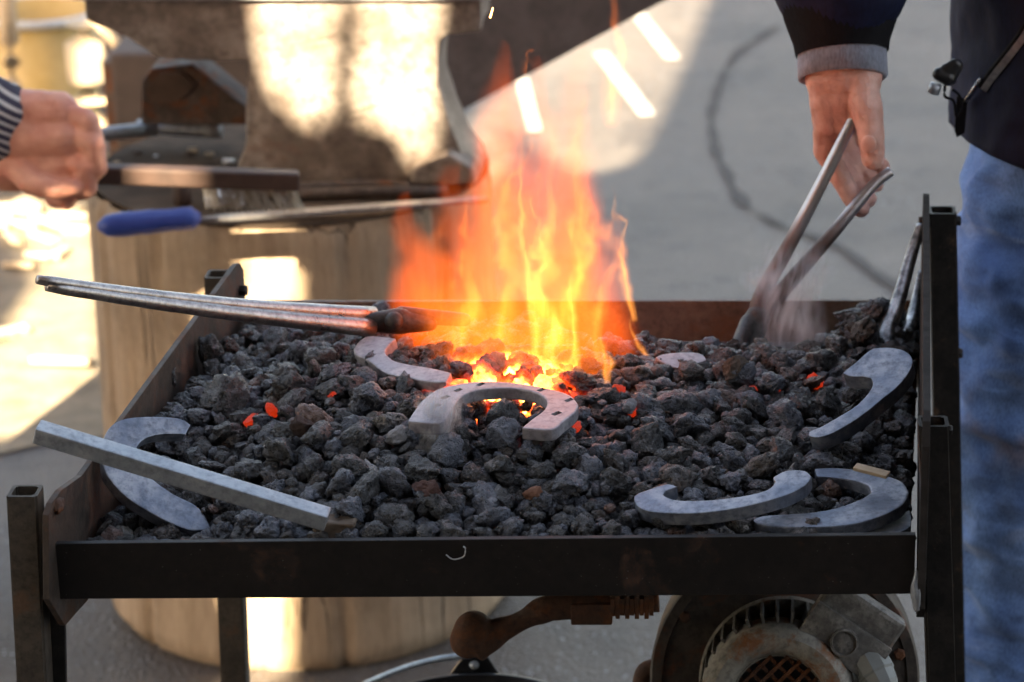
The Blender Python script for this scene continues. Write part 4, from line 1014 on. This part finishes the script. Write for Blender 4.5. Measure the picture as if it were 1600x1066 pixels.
for f_ in [
    (745, 600, 690, 250, 90, 2.30, 0), (790, 600, 770, 170, 100, 2.27, 0), (850, 600, 865, 90, 105, 2.27, 0), (895, 600, 930, 170, 80, 2.25, 0), (680, 580, 610, 300, 90, 2.28, 0), (650, 560, 640, 380, 60, 2.30, 0), (900, 480, 930, 60, 70, 2.27, 0), (960, 600, 975, 330, 60, 2.26, 0), (790, 420, 800, 60, 80, 2.28, 0),
    (710, 595, 660, 330, 75, 2.26, 1), (770, 600, 780, 230, 70, 2.24, 1), (830, 605, 850, 220, 85, 2.22, 1), (890, 605, 905, 180, 75, 2.20, 1), (930, 595, 950, 300, 50, 2.20, 1),
    (760, 605, 745, 430, 120, 2.21, 5), (870, 605, 880, 430, 120, 2.19, 5),
    (840, 600, 868, 30, 44, 2.22, 2), (885, 600, 935, 110, 46, 2.24, 2), (935, 590, 950, 230, 36, 2.21, 3), (785, 600, 815, 110, 40, 2.25, 3), (720, 600, 740, 270, 44, 2.24, 2),
    (858, 602, 850, 270, 36, 2.17, 4), (835, 560, 800, 190, 26, 2.18, 4), (905, 600, 880, 340, 26, 2.18, 4),
    (994, 504, 912, 300, 24, 2.25, 4), (1016, 566, 958, 490, 16, 2.24, 4), (956, 200, 948, -70, 38, 2.24, 2),
    (800, 645, 825, 590, 40, 2.14, 4), (738, 645, 752, 600, 26, 2.14, 4), (898, 695, 908, 625, 12, 2.09, 4), (868, 606, 870, 530, 44, 2.16, 4), (950, 600, 945, 500, 24, 2.15, 4)]: flame(*f_)
bm = bmesh.new(); capsule(bm, PY(766, 27, 2.2), .0009, PY(770, 13, 2.2), .0007, 8)
N_ = NT('spark'); N_.set(Base_Color=(1, .4, .1), Emission_Color=(1, .42, .1), Emission_Strength=.8)
tag(link('spark', bm_me(bm), N_.m, smooth=True), 'single orange spark flying high in front of the anvil', 'spark')

def smoke(xb, yb, xt, yt, hw, Y, dens, seed, label, color=(.8, .82, .88), dy=0, mw=.8):
    b = PY(xb, yb, Y); t = PY(xt, yt, Y + dy); z = t - b; r = hw / F * 2.35; bm = bmesh.new(); rings = []
    for h in (0, .5, 1): rings.append([bm.verts.new((math.cos(2 * math.pi * k / 12) * 1.4, math.sin(2 * math.pi * k / 12) * 1.4, h)) for k in range(12)])
    for i in range(2):
        for k in range(12): j = (k + 1) % 12; bm.faces.new([rings[i][k], rings[i][j], rings[i + 1][j], rings[i + 1][k]])
    bm.faces.new(rings[0][::-1]); bm.faces.new(rings[-1])
    o = link('smoke', bm_me(bm), smoke_mat('smoke', dens, seed, color, mw)); o.matrix_world = Matrix(((r, 0, z.x, b.x), (0, r, z.y, b.y), (0, 0, z.z, b.z), (0, 0, 0, 1)))
    return tag(o, label, 'smoke', None, 'stuff')
smoke(1215, 560, 1290, 380, 95, 2.36, 110, 2.0, 'thin bluish smoke rising round the jaws of the held tongs')
smoke(672, 712, 725, 615, 36, 2.04, 750, 7.0, 'small wisp of pale steam in front of the middle horseshoe', (.9, .8, .68), 0, 1.1)

# ================================================================== PEOPLE
def hit(objs, px, py):
    from mathutils.bvhtree import BVHTree
    d = ray(px, py).normalized(); o = Vector((0, 0, CZ)); best = None
    for ob in objs:
        t = BVHTree.FromPolygons([v.co.copy() for v in ob.data.vertices], [tuple(p.vertices) for p in ob.data.polygons])
        l, n, i, ds = t.ray_cast(o, d)
        if l is not None and (best is None or ds < best[2]): best = (l, n, ds)
    return best
def join_np(meshes, name):
    bm = bmesh.new()
    for m in meshes: bm.from_mesh(m)
    me = bpy.data.meshes.new(name); bm.to_mesh(me); bm.free(); return me
def chain(bm, pts, seg=16, sq=(1, 1)):
    for (a, ra), (b, rb) in zip(pts, pts[1:]): capsule(bm, a, ra, b, rb, seg, sq)
def displace(me, amp, scale, off=Vector((0, 0, 0)), an=(1, 1, 1), ridged=False):
    me.update(); ns = [v.normal.copy() for v in me.vertices]
    for v, n in zip(me.vertices, ns):
        c = Vector((v.co.x * an[0], v.co.y * an[1], v.co.z * an[2])) * scale + off
        f = noise.fractal(c, .9, 2.1, 3)
        if ridged: f = .35 - abs(f)
        v.co += n * amp * f
# ---- smith holding the tongs at the right
HY = 2.45
W = PY(1318, 84, HY)
elb, sho = Vector((W.x + .02, HY + .16, 1.27)), Vector((.33, 2.66, 1.47))
hb = bmesh.new()
def hp_(px, py, dy=0): return PY(px, py, HY + dy)
chain(hb, [(hp_(1312, -30, .03), .030), (hp_(1316, 70, 0), .0265), (hp_(1318, 120, 0), .0275)], 20, (1, .8))
chain(hb, [(hp_(1292, 120, .004), .0205), (hp_(1297, 192, .006), .0165)]); chain(hb, [(hp_(1318, 118, 0), .023), (hp_(1318, 188, .004), .0165)]); chain(hb, [(hp_(1342, 118, -.003), .0215), (hp_(1344, 178, -.002), .0165)])
chain(hb, [(hp_(1294, 186, .006), .0135), (hp_(1290, 236, .012), .0118), (hp_(1318, 286, .012), .0105), (hp_(1344, 326, .004), .0088)])      # index
chain(hb, [(hp_(1290, 184, .018), .0130), (hp_(1298, 244, .030), .0115), (hp_(1334, 288, .030), .0102), (hp_(1356, 312, .018), .0088)])    # middle
chain(hb, [(hp_(1300, 176, .030), .0125), (hp_(1318, 232, .044), .0108), (hp_(1350, 268, .042), .0096), (hp_(1368, 288, .030), .0082)])    # ring
chain(hb, [(hp_(1322, 160, .036), .0110), (hp_(1344, 212, .050), .0094), (hp_(1366, 244, .046), .0084), (hp_(1378, 260, .036), .0074)])    # little
chain(hb, [(hp_(1340, 112, -.004), .0175), (hp_(1354, 165, -.016), .0152), (hp_(1361, 212, -.024), .0128), (hp_(1364, 248, -.024), .0112)])  # thumb
hand = remeshed(hb, .0017, 3)
displace(hand, .0014, 55)
bb = bmesh.new()
HX, HYY = .37, 2.60
chain(bb, [((HX + .08, HYY, 1.0), .11), ((HX + .08, HYY + .02, 1.20), .12), ((HX + .05, HYY + .04, 1.42), .11)], 24, (1, .8))
chain(bb, [((HX, HYY + .04, 1.44), .06), ((HX - .03, HYY, 1.60), .055)])
chain(bb, [((HX - .05, HYY - .02, 1.68), .082), ((HX - .04, HYY - .01, 1.74), .09)], 24, (.85, 1)); chain(bb, [((HX - .10, HYY - .05, 1.63), .03), ((HX - .07, HYY - .03, 1.66), .05)]); chain(bb, [((HX - .145, HYY - .06, 1.69), .012), ((HX - .13, HYY - .055, 1.72), .009)])
chain(bb, [(sho, .06), (elb, .045), (hp_(1312, -60, .04), .034), (hp_(1316, 40, .0), .026)])
chain(bb, [((HX + .02, HYY + .22, 1.47), .06), ((HX + .12, HYY + .25, 1.2), .045), ((HX + .02, HYY + .16, 1.0), .035)])
for sx in (0, 1):
    ox, oy = (.0, -.02) if sx == 0 else (.05, .2)
    chain(bb, [((HX + .03 + ox, HYY + .01 + oy, .9), .075), ((HX - .01 + ox, HYY - .03 + oy, .50), .06), ((HX + ox, HYY + oy, .09), .045)]); chain(bb, [((HX + ox, HYY + oy, .05), .042), ((HX - .13 + ox, HYY - .03 + oy, .04), .032)])
body = remeshed(bb, .012, 3)
man = link('person', join_np([hand, body], 'person'), M['skin'], smooth=True)
tag(man, 'person at the right edge in navy jacket and blue jeans gripping the tongs', 'person')
nl = bmesh.new(); bmesh.ops.create_icosphere(nl, subdivisions=3, radius=1)
nail = link('thumb_nail', bm_me(nl), M['nail'], man, smooth=True); hn_ = hit([man], 1357, 226)
if hn_:
    X_ = Vector((1, 0, -.1)); nn = hn_[1]; X_ = (X_ - nn * X_.dot(nn)).normalized(); Yv = nn.cross(X_)
    nail.matrix_world = Matrix(((X_.x * .0075, Yv.x * .0100, nn.x * .0022, hn_[0].x), (X_.y * .0075, Yv.y * .0100, nn.y * .0022, hn_[0].y), (X_.z * .0075, Yv.z * .0100, nn.z * .0022, hn_[0].z), (0, 0, 0, 1)))
jb = bmesh.new()
chain(jb, [((HX + .058, HYY + .0, .86), .180), ((HX + .065, HYY + .02, 1.2), .188), ((HX + .05, HYY + .04, 1.42), .155)], 32, (1, .9))
chain(jb, [((HX + .05, HYY + .04, 1.45), .10), (sho, .085), (elb, .078), (hp_(1313, -110, .045), .070), (hp_(1314, -36, .018), .067)], 24)
chain(jb, [((HX + .04, HYY + .22, 1.45), .09), ((HX + .14, HYY + .26, 1.2), .075), ((HX + .05, HYY + .16, 1.02), .06)], 24)
jm = remeshed(jb, .007, 3); displace(jm, .011, 6, Vector((3, 1, 2)), (1, 1, .6), True); displace(jm, .003, 22)
bmj = bmesh.new(); bmj.from_mesh(jm)
g = bmesh.ops.bisect_plane(bmj, geom=bmj.verts[:] + bmj.edges[:] + bmj.faces[:], plane_co=(.25, 2.45, .885), plane_no=(.22, 0, 1), clear_inner=True)
for v in bmj.verts: pass
jk = link('jacket', bm_me(bmj), M['jacket'], man, smooth=True)
sol = jk.modifiers.new('s', 'SOLIDIFY'); sol.thickness = .004
jb = bmesh.new(); chain(jb, [((.245 + .17, HYY, .845), .170), ((.245 + .18, HYY, .90), .176)], 32, (1, .9))
# hem band
# sleeve rib and grey cuff
def ringband(pts, rads, seg=48, thick=.004, ribs=0, sq=.85, tiltv=None):
    bm = bmesh.new(); n = len(pts); R1 = []
    for i, (p, r) in enumerate(zip(pts, rads)):
        t = (pts[min(i + 1, n - 1)] - pts[max(i - 1, 0)]).normalized(); s = Vector((1, 0, 0)); s = (s - t * s.dot(t)).normalized(); u = t.cross(s)
        if u.y > 0: u = -u
        R1.append([bm.verts.new(p + (s * math.cos(2 * math.pi * k / seg) + u * math.sin(2 * math.pi * k / seg) * sq) * r * (1 + (.018 * (1 if (k % 2) else -1) if ribs else 0)) + (tiltv * math.sin(2 * math.pi * k / seg) if tiltv else Vector())) for k in range(seg)])
    for i in range(n - 1):
        for k in range(seg): j = (k + 1) % seg; bm.faces.new([R1[i][k], R1[i][j], R1[i + 1][j], R1[i + 1][k]])
    return bm
cp = [hp_(1313, -20, .012), hp_(1314, 30, .006), hp_(1315, 66, .004), hp_(1316, 84, .004)]
tv = Vector((0, 0, .018))
rb_ = link('sleeve_rib', bm_me(ringband(cp, [.058, .052, .0445, .043], 96, ribs=1, tiltv=tv)), M['blackcuff'], man, smooth=True)
cp = [hp_(1315, 50, .004), hp_(1316, 98, .004), hp_(1317, 122, .004), hp_(1317, 124, .004), hp_(1317, 116, .004), hp_(1316, 60, .004)]
cf = link('shirt_cuff', bm_me(ringband(cp, [.0400, .0415, .0415, .0385, .036, .034], 96, ribs=1, tiltv=tv)), M['cuff'], man, smooth=True)
# jeans
jb = bmesh.new()
LX = .352
chain(jb, [((.245 + .14, HYY + .0, .93), .105), ((.245 + .125, HYY - .01, .78), .112), ((.345, HYY - .03, .55), .092), ((.345, HYY - .02, .40), .085), ((.352, HYY - .01, .06), .080)], 32)
chain(jb, [((HX + .06, HYY + .12, .92), .12), ((HX + .06, HYY + .16, .52), .095), ((HX + .05, HYY + .18, .07), .082)], 32)
jm = remeshed(jb, .006, 4); displace(jm, .022, 7, Vector((0, 4, 0)), (1, 1, 1.6), True); displace(jm, .006, 26, Vector((0, 0, 2)), (.6, .6, 1))
for v in jm.vertices:
    for zc, wv in ((.47, .012), (.43, .010), (.60, .008), (.52, .008)):
        v.co.x += -wv * math.exp(-((v.co.z - zc - .25 * (v.co.x - .30)) / .014) ** 2) * .7
jn = link('jeans', jm, M['jeans'], man, smooth=True)
for sx, (ox, oy) in enumerate(((0, -.01), (.06, .18))):
    bm = bmesh.new(); chain(bm, [((.352 + ox, HYY + oy, .045), .044), ((.24 + ox, HYY - .02 + oy, .036), .036)]); bo = link('boot', remeshed(bm, .006, 3), M['black_plastic'], man, smooth=True)
# zip, puller, cord lock
zp = []
for a, b in [(1612, 40), (1600, 60), (1578, 90), (1556, 118), (1540, 140)]:
    h = hit([jk], a, b)
    if h: zp.append(h[0] + h[1] * .003)
if len(zp) > 2:
    zz = catmull(zp, 14); bm = bmesh.new()
    for i, p in enumerate(zz[:-1]):
        t = (zz[i + 1] - p).normalized(); box(p, t * .0011, t.cross(Vector((0, -1, .3))).normalized() * .0032, Vector((0, -.0012, 0)), bm=bm)
    link('zip', bm_me(bm), M['bar'], jk)
    link('zip_tape', bm_me(tube([p + Vector((0, .0015, 0)) for p in zz], .007, 8, flat=(1, .25), up=Vector((0, -1, .3)))), M['blackcuff'], jk, smooth=True)
def jp(px, py, off=.008):
    h = hit([jk], px, py); return (h[0] + h[1] * off) if h else PY(px, py, 2.46)
bm = tube([jp(1542, 122), jp(1530, 142), jp(1517, 160)], [.0028, .0042, .0036], 8, flat=(1, .4)); link('zip_puller', bm_me(bm), M['bright'], jk, smooth=True)
P1 = jp(1514, 158)
bm = poly_prism([P1 + Vector((-.005, 0, .006)), P1 + Vector((.006, 0, .002)), PY(1507, 207, P1.y - .002) + Vector((.0, 0, 0)), PY(1495, 214, P1.y - .002), PY(1491, 204, P1.y - .002)], Vector((0, -.002, 0)), .0004); link('puller_strap', bm_me(bm), M['blackcuff'], jk)
cy = 2.50
bm = bmesh.new(); capsule(bm, PY(1484, 112, cy), .010, PY(1492, 104, cy), .008, 16, (1, .6)); capsule(bm, PY(1468, 116, cy), .007, PY(1482, 122, cy), .008, 14)
link('cord_lock', remeshed(bm, .0012, 2), M['black_plastic'], jk, smooth=True)
link('lock_button', bm_me(tube([PY(1463, 131, cy), PY(1458, 146, cy)], .0058, 14)), M['bar'], jk, smooth=True)
link('cord', bm_me(tube(catmull([PY(1478, 128, cy), PY(1476, 150, cy), PY(1490, 158, cy), PY(1494, 182, cy), PY(1502, 172, cy), PY(1499, 150, cy), PY(1488, 140, cy)], 6), .0014, 8)), M['blackcuff'], jk, smooth=True)

# the tongs held by the smith
ht = thing('held_tongs', 'long open tongs gripped by the hand in the dark sleeve, jaws in the coal', 'tongs')
PVT = PY(1184, 497, 2.385)
g0 = PY(1338, 172, 2.442)
def rodchain(pp, rr, mat, nm, seg=16, fl=(1, 1)):
    P = catmull(pp, 8); n_ = len(P); rad = [float(np.interp(i / (n_ - 1), np.linspace(0, 1, len(rr)), rr)) for i in range(n_)]
    return link(nm, bm_me(tube(P, rad, seg, flat=fl, wob=.05)), mat, ht, smooth=True)
N_ = NT('heat_browned_rein'); sp_ = N_.new('ShaderNodeSeparateXYZ'); N_.l.new(N_.tc.outputs['Object'], sp_.inputs[0])
hz = N_.rng(sp_.outputs[2], .815, .86, 0, 1, True); nz = N_.noise(90, 5, .7)
N_.set(Base_Color=N_.mix(hz, N_.mix(nz, (.05, .03, .022), (.11, .07, .05)), N_.mix(nz, (.36, .35, .36), (.5, .49, .5))), Metallic=N_.rng(hz, 0, 1, .3, .9), Roughness=N_.rng(hz, 0, 1, .6, .3), Normal=N_.bump(nz, .4, .001))
M['held'] = N_.m
rodchain([g0, PY(1328, 195, 2.438), PY(1283, 288, 2.425), PY(1232, 385, 2.41), PY(1190, 462, 2.395), PVT], [.0052, .0055, .0062, .0070, .0078, .009], M['held'], 'rein')
rodchain([PY(1392, 268, 2.46), PY(1362, 292, 2.452), PY(1300, 366, 2.43), PY(1240, 434, 2.405), PY(1200, 482, 2.39), PVT + Vector((0, .004, -.002))], [.0052, .0055, .0062, .0072, .0080, .009], M['held'], 'rein')
bm = bmesh.new(); capsule(bm, PVT, .0125, PY(1178, 510, 2.385), .011, 16, (1, .8)); capsule(bm, PY(1170, 505, 2.38), .009, PY(1145, 560, 2.33), .007); capsule(bm, PY(1186, 512, 2.38), .009, PY(1165, 565, 2.345), .007); link('jaw', remeshed(bm, .0018, 3), M['dark_steel'], ht, smooth=True)

# ---- second person at the left with a wire brush
LY = 2.93
def lp_(px, py, dy=0): return PY(px, py, LY + dy)
hb = bmesh.new()
chain(hb, [(lp_(-120, 150, .0), .036), (lp_(-30, 190, 0), .031), (lp_(30, 205, 0), .034)], 20)
chain(hb, [(lp_(30, 178, .005), .030), (lp_(92, 176, .0), .024)]); chain(hb, [(lp_(30, 215, -.004), .031), (lp_(100, 214, -.008), .025)]); chain(hb, [(lp_(25, 250, 0), .030), (lp_(92, 252, -.004), .025)]); chain(hb, [(lp_(10, 262, .01), .028), (lp_(60, 272, .005), .022)])
for (k, m1, m2, tp) in (((98, 172, 0), (136, 190, -.012), (150, 232, -.014), (136, 262, .004)), ((106, 204, -.008), (146, 226, -.020), (152, 262, -.020), (130, 284, .0)),
                        ((102, 238, -.008), (134, 262, -.022), (136, 294, -.020), (112, 304, .0)), ((88, 262, -.004), (108, 288, -.018), (104, 312, -.014), (84, 312, .004))):
    chain(hb, [(lp_(*k), .0145), (lp_(*m1), .0132), (lp_(*m2), .0118), (lp_(*tp), .0100)])
chain(hb, [(lp_(20, 250, -.012), .019), (lp_(50, 285, -.030), .0155), (lp_(86, 296, -.036), .013), (lp_(112, 292, -.034), .011)])
hand2 = remeshed(hb, .0024, 5); displace(hand2, .0012, 50)
bb = bmesh.new(); c = lp_(-420, 0, .1); bx_, by_ = c.x - .1, LY + .15
S2 = Vector((-.99, 3.02, 1.12)); E2 = Vector((-1.0, 2.92, .93))
chain(bb, [(S2, .055), (E2, .044), (lp_(-110, 150, 0), .034), (lp_(-40, 185, 0), .03)])
BT = [Vector((-1.16, 3.36, .88)), Vector((-1.15, 3.22, 1.04)), Vector((-1.14, 3.08, 1.16))]
chain(bb, [(BT[0], .13), (BT[1], .13), (BT[2], .12)], 24); chain(bb, [(BT[2], .06), ((-1.14, 3.00, 1.21), .055)]); chain(bb, [((-1.15, 2.95, 1.24), .085), ((-1.15, 2.96, 1.29), .088)], 24); chain(bb, [((-1.13, 2.88, 1.18), .03), ((-1.14, 2.92, 1.21), .05)])
for ox in (-.08, .08): chain(bb, [((-1.18 + ox, 3.36, .86), .10), ((-1.18 + ox, 3.24, .5), .065), ((-1.18 + ox, 3.34, .07), .05)]); chain(bb, [((-1.18 + ox, 3.34, .045), .04), ((-1.18 + ox, 3.2, .035), .032)])
chain(bb, [((-1.26, 3.05, 1.13), .055), ((-1.30, 2.96, .95), .042), ((-1.15, 2.85, .85), .035)])
man2 = link('person', join_np([hand2, remeshed(bb, .012, 3)], 'person2'), M['skin2'], smooth=True)
tag(man2, 'person at the left edge with striped sleeve, fist round a wire brush', 'person')
jb = bmesh.new(); chain(jb, [((-1.08, 3.06, 1.15), .09), (S2, .07), (E2, .060), (lp_(-110, 150, 0), .052), (lp_(-12, 188, 0), .048)], 24); chain(jb, [(BT[0], .155), (BT[1], .155), (BT[2], .14)], 24); chain(jb, [(BT[2], .08), ((-1.26, 3.05, 1.13), .07), ((-1.30, 2.96, .95), .055), ((-1.17, 2.86, .86), .048)], 24)
jm = remeshed(jb, .008, 3); displace(jm, .010, 14, Vector((1, 1, 1)), (1, 1, 1), True)
link('striped_shirt', jm, M['stripe'], man2, smooth=True)
jb = bmesh.new()
for ox in (-.07, .07): chain(jb, [((-1.18 + ox, 3.36, .85), .115), ((-1.18 + ox, 3.24, .5), .09), ((-1.18 + ox, 3.33, .08), .075)], 24)
link('trousers', remeshed(jb, .01, 3), M['jeans'], man2, smooth=True)
wb = thing('wire_brush', 'brown wooden wire brush held in the fist at the left', 'brush')
a, b = lp_(60, 268, .0), lp_(468, 282, .05); d = (b - a).normalized()
sdv = d.cross(Vector((0, 0, 1))).normalized(); upv = sdv.cross(d)
link('brush_back', bm_me(box((a + b) / 2, d * (b - a).length / 2, sdv * .012, upv * .0105, .004, 3)), M['brushwood'], wb, smooth=False)
bm = bmesh.new()
for i in range(220):
    p = a.lerp(b, random.uniform(.62, .99)) - upv * .010 + sdv * random.uniform(-.009, .009); e = p - upv * random.uniform(.022, .030) + d * random.uniform(.0, .02)
    tube([p, e], [.0005, .0004], 4, bm)
o = link('bristles', bm_me(bm), M['bristle'], wb); o['kind'] = 'stuff'
